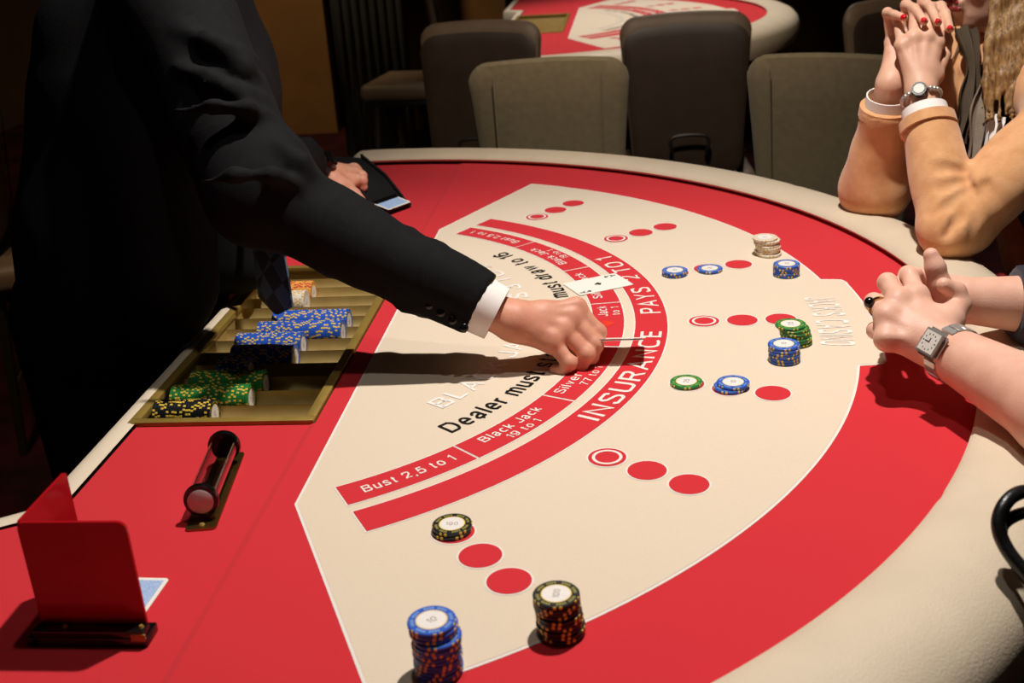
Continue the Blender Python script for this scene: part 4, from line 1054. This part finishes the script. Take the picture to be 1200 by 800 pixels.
# ================================================================== player whose clasped hands reach in from the right
m_navy = mat('navy_knit', (22, 24, 44), 0.85, var=0.15, vscale=80, bump=0.35, bscale=600, sheen=0.15)
m_steel = mat('watch_steel', (196, 190, 184), 0.28, metal=0.65, var=0.06, vscale=60)
m_dial = mat('silver_dial', (216, 210, 200), 0.35, var=0.03, vscale=100)
m_gold = mat('gold', (196, 158, 92), 0.25, metal=1.0, var=0.05, vscale=60)
def make_player():
    t = empty('person', (1.50, -0.36, -TZ)); P = pt
    LW, RW = P(1094, 402, 1.335), P(1130, 352, 1.435)
    LE, RE = L_(1.075, -0.545, 0.060), L_(1.265, -0.125, 0.045)
    LS, RS = L_(1.330, -0.56, 0.30), L_(1.43, -0.155, 0.30)
    s = Skin(); s.cap(LE, LE + (LW - LE) * 0.35, 0.046, 0.046, 0.02); s.cap(LE + (LW - LE) * 0.35, LW, 0.046, 0.0275, 0.02)
    lm = [P(1074, 346, 1.372), P(1053, 352, 1.366), P(1039, 370, 1.354), P(1039, 397, 1.340)]
    lf = [[P(1066, 324, 1.402), P(1072, 322, 1.428), P(1082, 330, 1.446)], [P(1040, 331, 1.400), P(1043, 334, 1.430), P(1055, 342, 1.448)],
          [P(1024, 354, 1.392), P(1027, 357, 1.420), P(1040, 362, 1.440)], [P(1026, 387, 1.376), P(1030, 386, 1.404), P(1043, 384, 1.424)]]
    hand(s, LW, lm, lf, [P(1110, 376, 1.352), P(1124, 357, 1.372), P(1120, 342, 1.372), P(1106, 334, 1.366)], 1.05, tuple((CAM0 + Vector((-0.4, 0, 0.5))) - lm[1]))
    s.cap(RE, RE + (RW - RE) * 0.35, 0.046, 0.046, 0.02); s.cap(RE + (RW - RE) * 0.35, RW, 0.046, 0.028, 0.02)
    rm = [P(1088, 326, 1.455), P(1074, 338, 1.462), P(1062, 352, 1.462), P(1055, 368, 1.458)]
    rf = [[P(1064, 322, 1.448), P(1054, 336, 1.43), P(1060, 350, 1.42)], [P(1048, 335, 1.462), P(1040, 350, 1.44), P(1048, 362, 1.42)],
          [P(1040, 352, 1.458), P(1036, 366, 1.44), P(1046, 376, 1.42)], [P(1038, 374, 1.45), P(1038, 386, 1.43), P(1048, 392, 1.41)]]
    hand(s, RW, rm, rf, [P(1112, 350, 1.430), P(1101, 333, 1.412), P(1096, 313, 1.408), P(1091, 299, 1.408)], 1.05, (0, 1, 0.3), tendon=False)
    s3 = Skin(); hip = L_(1.56, -0.42, -0.24); chest = L_(1.45, -0.38, 0.17); neck = L_(1.405, -0.365, 0.33); hc = L_(1.345, -0.345, 0.475)
    s3.cap(hip, chest, 0.12, 0.125, 0.05); s3.cap(LS, RS, 0.062, 0.062, 0.05); s3.cap(chest, neck, 0.09, 0.055, 0.05); s3.cap(neck, hc + L_(0.02, 0, -0.07), 0.054, 0.052, 0.03)
    for S_, E_ in ((LS, LE), (RS, RE)): s3.cap(S_, E_, 0.052, 0.045, 0.03)
    hp_ = head(s3, hc, (-0.93, 0.28, -0.2), (0, 0, 1))
    legs = [(L_(1.50, -0.50, -0.24), L_(1.14, -0.50, -0.235), L_(1.16, -0.52, -0.84)), (L_(1.53, -0.30, -0.24), L_(1.15, -0.19, -0.235), L_(1.17, -0.17, -0.84))]
    for a, b, c in legs: s3.cap(a, b, 0.078, 0.052, 0.03); s3.cap(b, c, 0.052, 0.038, 0.02)
    body = organic('body', [(s3, 0.010), (s, 0.0021)], m_skin2, t)
    eyes(t, hp_)
    hs = Skin(); f = Vector((-0.93, 0.28, -0.2)).normalized(); u = Vector((0, 0, 1)); u = (u - f * u.dot(f)).normalized(); r = f.cross(u)
    hs.ell(hc - f * 0.02 + u * 0.04, (0.102, 0.084, 0.094), [f, r, u], 0.02); hs.ell(hc - f * 0.05 - u * 0.03, (0.066, 0.08, 0.09), [f, r, u], 0.02); hs.ell(hc + f * 0.08 - u * 0.03, (0.066, 0.10, 0.088), [f, r, u], 0.01, sub=True)
    organic('hair', [(hs, 0.006)], mat('brown_hair', (70, 50, 34), 0.5, var=0.3, vscale=90, bump=0.6, bscale=300), t, folds(0.002, 90, 30, 4))
    j = Skin(); j.cap(hip + L_(0, 0, -0.02), chest, 0.155, 0.155, 0.06, cut='a'); j.cap(LS, RS, 0.082, 0.082, 0.06); j.cap(chest, neck, 0.12, 0.068, 0.05)
    j.cap(LS, LE + (LS - LE) * 0.28, 0.078, 0.068, 0.04, cut='b'); j.cap(RS, RE, 0.078, 0.070, 0.04); j.cap(RE, RE + (RW - RE) * 0.765, 0.062, 0.050, 0.03, cut='b')
    organic('navy_top', [(j, 0.0085)], m_navy, t, folds(0.0028, 18, 9, 6))
    tr = Skin(); tr.cap(hip + L_(0, -0.06, 0), hip + L_(0, 0.06, 0), 0.14, 0.14, 0.05)
    for a, b, c in legs: tr.cap(a, b, 0.098, 0.070, 0.04); tr.cap(b, c, 0.070, 0.055, 0.03, cut='b')
    organic('trousers', [(tr, 0.012)], mat('charcoal_trousers', (30, 30, 34), 0.85, var=0.15, vscale=70), t, folds(0.003, 14, 7, 3))
    for a, b, c in legs:
        sh = Skin(); g = Vector((c.x, c.y, -TZ + 0.042)); sh.cap(g + L_(0.04, 0, 0), g + L_(-0.13, 0, -0.008), 0.041, 0.033, 0.02); sh.cap(g, c, 0.04, 0.04, 0.03)
        organic('shoe', [(sh, 0.008)], m_blackm, t)
    # steel watch with square case on the near wrist
    d = (LW - LE).normalized(); wc = LW - d * 0.034; nrm = (CAM0 + Vector((-0.25, 0.0, 0.12))) - wc; nrm = (nrm - d * nrm.dot(d)).normalized(); sd = d.cross(nrm).normalized()
    off = Vector(t.location)
    def obox(nm, c, sx_, sy_, sz_, m, par, bev=0.001):
        bm = bmesh.new(); bmesh.ops.create_cube(bm, size=1)
        for v in bm.verts: v.co = Vector((v.co.x * sx_, v.co.y * sy_, v.co.z * sz_))
        if bev: bmesh.ops.bevel(bm, geom=list(bm.edges), offset=bev, segments=2, affect='EDGES')
        mm = Matrix((d, sd, nrm)).transposed().to_4x4(); mm.translation = c - off; bmesh.ops.transform(bm, matrix=mm, verts=bm.verts)
        return finish(nm, bm, m, par)
    rw = 0.0320
    wroot = obox('watch_case', wc + nrm * (rw + 0.0035), 0.034, 0.034, 0.0085, m_steel, t, 0.004)
    obox('watch_bezel', wc + nrm * (rw + 0.0080), 0.0290, 0.0290, 0.0016, m_steel, wroot, 0.0006)
    obox('watch_dial', wc + nrm * (rw + 0.0088), 0.0240, 0.0240, 0.0014, m_dial, wroot, 0.0)
    for k in range(12):
        a = 2 * PI * k / 12; q = wc + nrm * (rw + 0.0096) + (d * math.cos(a) + sd * math.sin(a)) * 0.0092
        obox('hour_mark', q, 0.0022 if k % 6 == 0 else 0.0010, 0.0010 if k % 6 == 0 else 0.0018, 0.0003, m_blackp, wroot, 0)
    obox('watch_hand', wc + nrm * (rw + 0.0098) + d * 0.003, 0.0070, 0.0010, 0.0003, m_blackp, wroot, 0)
    obox('watch_hand', wc + nrm * (rw + 0.0098) + sd * 0.002 , 0.0010, 0.0055, 0.0003, m_blackp, wroot, 0)
    obox('crown', wc + nrm * (rw + 0.0035) + d * 0.0165, 0.004, 0.005, 0.005, m_steel, wroot, 0.0008)
    nl = 22
    for k in range(nl):
        a = PI * 2 * (k + 0.5) / nl
        if math.cos(a) > 0.80: continue
        c = wc + (nrm * math.cos(a) * 0.98 + sd * math.sin(a) * 1.03) * (rw - 0.001)
        bm = bmesh.new(); bmesh.ops.create_cube(bm, size=1)
        for v in bm.verts: v.co = Vector((v.co.x * 0.0190, v.co.y * 0.0086, v.co.z * 0.0034))
        bmesh.ops.bevel(bm, geom=list(bm.edges), offset=0.0008, segments=1, affect='EDGES')
        n2 = (nrm * math.cos(a) + sd * math.sin(a)).normalized(); mm = Matrix((d, n2.cross(d), n2)).transposed().to_4x4(); mm.translation = c - off
        bmesh.ops.transform(bm, matrix=mm, verts=bm.verts); finish('bracelet_link', bm, m_steel, t)
    # ring with a dark stone
    a, b = lm[2], lf[2][0]; q = a + (b - a) * 0.62; dd = (b - a).normalized()
    rg = ring_band('finger_ring', q - dd * 0.003, q + dd * 0.003, 0.0128, 0.0128, 0.0018, m_gold, t)
    nn = (P(990, 340, 1.36) - q); nn = (nn - dd * nn.dot(dd)).normalized()
    bm = bmesh.new(); bmesh.ops.create_uvsphere(bm, u_segments=14, v_segments=8, radius=0.0068, matrix=Matrix.Translation(q + nn * 0.0135 - off)); finish('ring_stone', bm, m_blackm, rg)
    return t
PLAYER = make_player()
tag(PLAYER, 'person with clasped bare hands, square steel watch and ring, right of table', 'person')

# ================================================================== woman in the tan-orange jacket
m_suede = mat('orange_suede', (204, 146, 96), 0.9, rgb2=(222, 168, 118), vscale=40, bump=0.35, bscale=500, sheen=0.25)
m_grey = mat('grey_scarf', (132, 118, 102), 0.9, var=0.12, vscale=90, bump=0.4, bscale=500)
m_hair = mat('fair_hair', (96, 66, 36), 0.5, rgb2=(178, 138, 88), vscale=9, bump=0.9, bscale=12, stretch=(22, 22, 1.2))
m_nail = mat('red_nail_polish', (206, 18, 30), 0.15, var=0.04, vscale=200, coat=0.5)
def make_woman():
    t = empty('person', (1.48, 0.50, -TZ)); P = pt
    LE, LW = P(1116, 264, 1.765), P(1079, 112, 1.835)
    RE, RW = L_(1.012, 0.470, 0.055), P(1043, 100, 1.885)
    LS, RS = L_(1.290, 0.315, 0.210), L_(1.225, 0.680, 0.235)
    K = 0.88
    s = Skin(); s.cap(LE, LW, 0.028, 0.0235, 0.01); s.cap(RE, RW, 0.028, 0.0235, 0.01)
    lm = [P(1098, 50, 1.850), P(1086, 43, 1.846), P(1071, 44, 1.846), P(1057, 53, 1.850)]
    lf = [[P(1104, 22, 1.872), P(1107, 18, 1.895), P(1106, 30, 1.915)], [P(1091, 14, 1.868), P(1093, 8, 1.893), P(1092, 22, 1.920)],
          [P(1072, 15, 1.868), P(1070, 10, 1.893), P(1069, 24, 1.920)], [P(1052, 24, 1.872), P(1050, 18, 1.895), P(1050, 32, 1.915)]]
    hand(s, LW, lm, lf, [P(1094, 88, 1.850), P(1106, 64, 1.872), P(1109, 48, 1.885), P(1108, 36, 1.895)], K, tuple(CAM0 - lm[1]))
    rm = [P(1097, 40, 1.905), P(1079, 36, 1.912), P(1061, 40, 1.912), P(1045, 50, 1.905)]
    rf = [[P(1102, 8, 1.893), P(1108, 16, 1.868), P(1113, 34, 1.845)], [P(1082, 2, 1.895), P(1090, 8, 1.860), P(1099, 26, 1.832)],
          [P(1062, 6, 1.895), P(1072, 10, 1.862), P(1083, 25, 1.832)], [P(1040, 15, 1.893), P(1048, 17, 1.860), P(1060, 21, 1.840)]]
    hand(s, RW, rm, rf, [P(1062, 86, 1.90), P(1084, 66, 1.895), P(1096, 60, 1.885), P(1106, 60, 1.880)], K, (0, 1, 0.2), tendon=False)
    s3 = Skin(); hip = L_(1.52, 0.56, -0.24); chest = L_(1.345, 0.535, 0.12); neck = L_(1.270, 0.555, 0.265)
    hc = P(1172, -50, 1.955); hf = Vector((-0.96, -0.26, -0.10))
    s3.cap(hip, chest, 0.105, 0.11, 0.05); s3.cap(LS, RS, 0.052, 0.052, 0.05); s3.cap(chest, neck, 0.08, 0.047, 0.05); s3.cap(neck, hc + L_(0.015, 0.0, -0.06), 0.047, 0.045, 0.03)
    for S_, E_ in ((LS, LE), (RS, RE)): s3.cap(S_, E_, 0.042, 0.028, 0.03)
    legs = [(L_(1.47, 0.44, -0.24), L_(1.13, 0.36, -0.225), L_(1.18, 0.34, -0.84)), (L_(1.46, 0.64, -0.24), L_(1.13, 0.56, -0.225), L_(1.17, 0.60, -0.84))]
    for a, b, c in legs: s3.cap(a, b, 0.07, 0.048, 0.03); s3.cap(b, c, 0.048, 0.035, 0.02)
    hd = Skin(); hp_ = head(hd, hc, hf, (0, 0, 1), 0.94); hd.cap(neck, hc + L_(0.015, 0.0, -0.06), 0.047, 0.045, 0.03)
    body = organic('body', [(s3, 0.010), (hd, 0.004), (s, 0.0021)], m_skin3, t)
    eyes(t, hp_, 0.94)
    for f_ in rf: nail(t, f_[2], f_[1], (CAM0 + Vector((0.1, 0, 0.3))) - f_[2], m_nail, 0.0050, 0.0105)
    # lips
    lp = Skin()
    for u_, r_ in ((-0.062, 0.0062), (-0.073, 0.0068)): lp.cap(hp_(0.0895, -0.017, u_), hp_(0.0895, 0.017, u_), r_ * 0.75, r_ * 0.75, 0.002); lp.ball(hp_(0.0935, 0, u_), r_, 0.004)
    organic('lips', [(lp, 0.0018)], mat('lip_red', (150, 52, 52), 0.35, var=0.1, vscale=100), t)
    # long fair hair falling over the shoulders
    hs = Skin(); f = hf.normalized(); u = Vector((0, 0, 1)); u = (u - f * u.dot(f)).normalized(); r = f.cross(u)
    hs.ell(hc - f * 0.018 + u * 0.03, (0.104, 0.084, 0.096), [f, r, u], 0.02); hs.ell(hc - f * 0.055 - u * 0.05, (0.062, 0.088, 0.12), [f, r, u], 0.02); hs.ell(hc + f * 0.085 - u * 0.035, (0.068, 0.074, 0.088), [f, r, u], 0.01, sub=True)
    for i in range(26):          # locks over the near shoulder
        x_ = 1157 + 2.7 * i; w2 = math.sin(i * 2.3); w3 = math.cos(i * 1.9)
        hs.chain([P(x_ + 16, -70, 1.885 + 0.006 * w3), P(x_ + 10 + 2 * w3, -10, 1.868 + 0.007 * w2), P(x_ + 3 + 3 * w2, 45, 1.860 - 0.006 * w3), P(x_ - 3 + 4 * w3, 92 + 6 * w2, 1.856 + 0.005 * w2), P(x_ - 6 + 4 * w2, 128 + 20 * math.sin(i * 1.7), 1.852)], [0.011, 0.0098, 0.0085, 0.0060, 0.0012], 0.0035)
    for sg_, n_ in ((1, 7),):
        for i in range(n_):
            q = i / (n_ - 1); a = hc - f * (0.07 * q - 0.010) + r * sg_ * 0.076 - u * 0.01
            b = hc - f * (0.085 * q - 0.048) + r * sg_ * (0.094 + 0.006 * math.sin(i * 2.1)) - u * 0.13
            c = hc - f * (0.085 * q - 0.070) + r * sg_ * (0.096 + 0.008 * math.cos(i * 1.7)) - u * (0.265 + 0.03 * math.sin(i * 3))
            hs.chain([a, b, c], [0.022, 0.018, 0.0075], 0.007)
    organic('hair', [(hs, 0.0030)], m_hair, t, folds(0.0016, 120, 20, 4))
    # jacket: sleeves with crushed elbows, open front
    j = Skin()
    j.cap(LE + (LW - LE) * 0.02, LE + (LW - LE) * 0.80, 0.047, 0.0405, 0.012, cut='b'); j.cap(LE, LS, 0.048, 0.066, 0.012); j.cap(LE + L_(-0.004, -0.005, -0.010), LE + L_(0.02, 0.01, -0.006), 0.044, 0.044, 0.015)
    j.cap(RE, RE + (RW - RE) * 0.80, 0.053, 0.041, 0.02, cut='b'); j.cap(RE, RS, 0.056, 0.068, 0.03)
    j.cap(LS, RS + (LS - RS) * 0.72, 0.070, 0.070, 0.04); j.cap(RS, LS + (RS - LS) * 0.72, 0.070, 0.070, 0.04)
    back = Vector((0.10, 0.02, -0.02))
    j.cap(LS + back * 0.4 + L_(0, 0.02, -0.02), L_(1.45, 0.46, -0.26), 0.078, 0.088, 0.05); j.cap(RS + back * 0.4 + L_(0, -0.02, -0.02), L_(1.43, 0.66, -0.26), 0.078, 0.088, 0.05)
    j.cap((LS + RS) / 2 + back + L_(0, 0, -0.02), L_(1.56, 0.57, -0.26), 0.095, 0.10, 0.06)
    jr = random.Random(11)
    inn = (LS + LW) / 2 - LE; inn.normalize()
    # folds radiating from the inner elbow
    side = Vector((-0.35, -0.93, 0.1)).normalized()
    for i in range(7):
        q = -0.9 + 1.8 * i / 6
        ax_ = ((LW - LE).normalized() * (1 - abs(q)) * 0.4 + ((LW - LE) if q < 0 else (LS - LE)).normalized() * abs(q)).normalized()
        c0 = LE + inn * 0.040 + ax_ * 0.045 + side * 0.030; c2 = LE + ax_ * (0.055 + 0.02 * abs(q)) + side * 0.046 - inn * 0.012; c3 = LE + ax_ * (0.06 + 0.035 * abs(q)) + side * 0.030 - inn * 0.040
        pass
    for q in ([(1130, 200, 1.752), (1105, 195, 1.744), (1078, 186, 1.752)], [(1134, 211, 1.744), (1108, 216, 1.734), (1080, 218, 1.744)], [(1137, 220, 1.736), (1114, 238, 1.725), (1090, 252, 1.736)],
              [(1140, 226, 1.728), (1126, 252, 1.716), (1108, 276, 1.726)], [(1146, 228, 1.720), (1146, 256, 1.708), (1140, 282, 1.718)], [(1156, 216, 1.722), (1172, 240, 1.704), (1180, 262, 1.714)]):
        j.chain([P(*w_) for w_ in q], [0.0050, 0.0060, 0.0025], 0.013, sub=True)
    ring_band('collar', neck + L_(0.01, 0, 0.0), neck + L_(-0.005, 0, 0.045), 0.070, 0.060, 0.004, m_grey, t)
    organic('jacket', [(j, 0.0040)], m_suede, t, folds(0.0020, 24, 12, 8))
    for E_, W_ in ((LE, LW), (RE, RW)):
        d = (W_ - E_).normalized(); e = E_ + (W_ - E_) * 0.80
        ring_band('shirt_cuff', e - d * 0.018, e + d * 0.020, 0.0365, 0.0350, 0.0022, m_shirt, t)
        ring_band('sleeve_hem', e - d * 0.016, e + d * 0.0015, 0.0440, 0.0432, 0.004, m_suede, t)
    # black top, grey scarf ends, lapels
    bt = Skin(); bt.cap(hip, chest, 0.115, 0.122, 0.05); bt.cap(chest, neck + L_(0.01, 0, -0.03), 0.095, 0.058, 0.05); bt.cap(LS + (RS - LS) * 0.2, RS + (LS - RS) * 0.2, 0.062, 0.062, 0.04)
    organic('black_top', [(bt, 0.009)], m_trou, t, folds(0.002, 20, 9, 2))
    def ribbon(nm, pts, w_, th_, sdv, m):
        bm = bmesh.new(); PT = smooth_path(pts, 6); R = []; n = len(PT)
        for i, p_ in enumerate(PT):
            tg = (PT[min(n - 1, i + 1)] - PT[max(0, i - 1)]).normalized(); sv = (Vector(sdv) - tg * tg.dot(Vector(sdv))).normalized(); nv = tg.cross(sv)
            p_ = p_ - Vector(t.location); wv = w_ * (0.75 + 0.25 * math.sin(i * 0.5 + 1))
            row = []
            for q in range(9):
                x = -1 + 2 * q / 8; row.append(p_ + sv * wv * x + nv * (0.006 * math.cos(x * 5)))
            R.append([bm.verts.new(v) for v in row] + [bm.verts.new(v + nv * th_) for v in row[::-1]])
        m_ = len(R[0])
        for i in range(n - 1):
            for k in range(m_): bm.faces.new((R[i][k], R[i][(k + 1) % m_], R[i + 1][(k + 1) % m_], R[i + 1][k]))
        bm.faces.new(R[0]); bm.faces.new(R[-1][::-1])
        return finish(nm, bm, m, t)
    ribbon('scarf_end', [P(1172, 40, 1.90), P(1163, 75, 1.885), P(1155, 120, 1.880), P(1146, 165, 1.880), P(1135, 215, 1.885)], 0.026, 0.006, (0.9, 0.3, 0), m_grey)
    ribbon('lining', [P(1130, 34, 1.965), P(1138, 70, 1.945), P(1137, 105, 1.935), P(1130, 135, 1.935), P(1120, 165, 1.94)], 0.020, 0.006, (0.9, 0.3, 0), mat('olive_lining', (74, 60, 42), 0.8, var=0.1, vscale=80))
    ribbon('lapel', [P(1122, 36, 1.985), P(1118, 60, 1.965), P(1108, 85, 1.955), P(1112, 120, 1.955), P(1118, 160, 1.955)], 0.030, 0.006, (0.9, 0.2, 0), m_suede)
    ribbon('blouse', [P(1168, 135, 1.868), P(1160, 165, 1.868), P(1150, 205, 1.872)], 0.014, 0.005, (0.9, 0.3, 0), m_shirt)
    bg = box('name_badge', (-0.006, -0.002, -0.013), (0.006, 0.002, 0.013), mat('badge_red', (120, 18, 34), 0.4, var=0.05, vscale=80), t, 0.001)
    bg.location = P(1171, 163, 1.845) - Vector(t.location); bg.rotation_euler = (0.1, 0.1, 0.3)
    # slim bracelet watch on the near wrist
    d = (LW - LE).normalized(); wc = LW - d * 0.004; nrm = CAM0 + Vector((0.0, 0, 0)) - wc; nrm = (nrm - d * nrm.dot(d)).normalized(); sd = d.cross(nrm).normalized(); off = Vector(t.location)
    nl = 26
    for k in range(nl):
        a = 2 * PI * (k + 0.5) / nl
        if math.cos(a) > 0.90: continue
        c = wc + (nrm * math.cos(a) + sd * math.sin(a)) * 0.0290
        bm = bmesh.new(); bmesh.ops.create_uvsphere(bm, u_segments=8, v_segments=6, radius=0.0044, matrix=Matrix.Translation(c - off)); finish('bracelet_link', bm, m_steel, t)
    bm = bmesh.new(); q = Vector((0, 0, 1)).rotation_difference(nrm).to_matrix().to_4x4(); q.translation = wc + nrm * 0.031 - off
    bmesh.ops.create_cone(bm, cap_ends=True, segments=24, radius1=0.0128, radius2=0.0115, depth=0.007, matrix=q); wk = finish('watch_case', bm, m_blackm, t)
    bm = bmesh.new(); q.translation = wc + nrm * 0.0348 - off
    bmesh.ops.create_cone(bm, cap_ends=True, segments=24, radius1=0.0080, radius2=0.0080, depth=0.0008, matrix=q); finish('watch_dial', bm, m_dial, wk)
    tr = Skin(); tr.cap(hip + L_(0, -0.06, 0), hip + L_(0, 0.06, 0), 0.125, 0.125, 0.05)
    for a, b, c in legs: tr.cap(a, b, 0.088, 0.064, 0.04); tr.cap(b, c, 0.064, 0.048, 0.03, cut='b')
    organic('trousers', [(tr, 0.011)], mat('red_trousers', (150, 22, 30), 0.8, var=0.1, vscale=70, bump=0.2, bscale=500), t, folds(0.003, 16, 8, 3))
    for a, b, c in legs:
        sh = Skin(); g = Vector((c.x, c.y, -TZ + 0.036)); sh.cap(g + L_(0.04, 0, 0), g + L_(-0.12, 0, -0.006), 0.035, 0.028, 0.02); sh.cap(g, c, 0.034, 0.036, 0.03)
        organic('shoe', [(sh, 0.008)], m_blackm, t)
    return t
WOMAN = make_woman()
tag(WOMAN, 'person in orange suede jacket with long fair hair, hands clasped at the mouth', 'person')

# ------------------------------------------------------------------ lift everything so that the floor is at height zero
for o in list(SC.objects):
    if o.parent is None and o.type in {'MESH', 'EMPTY'}: o.location.z += TZ
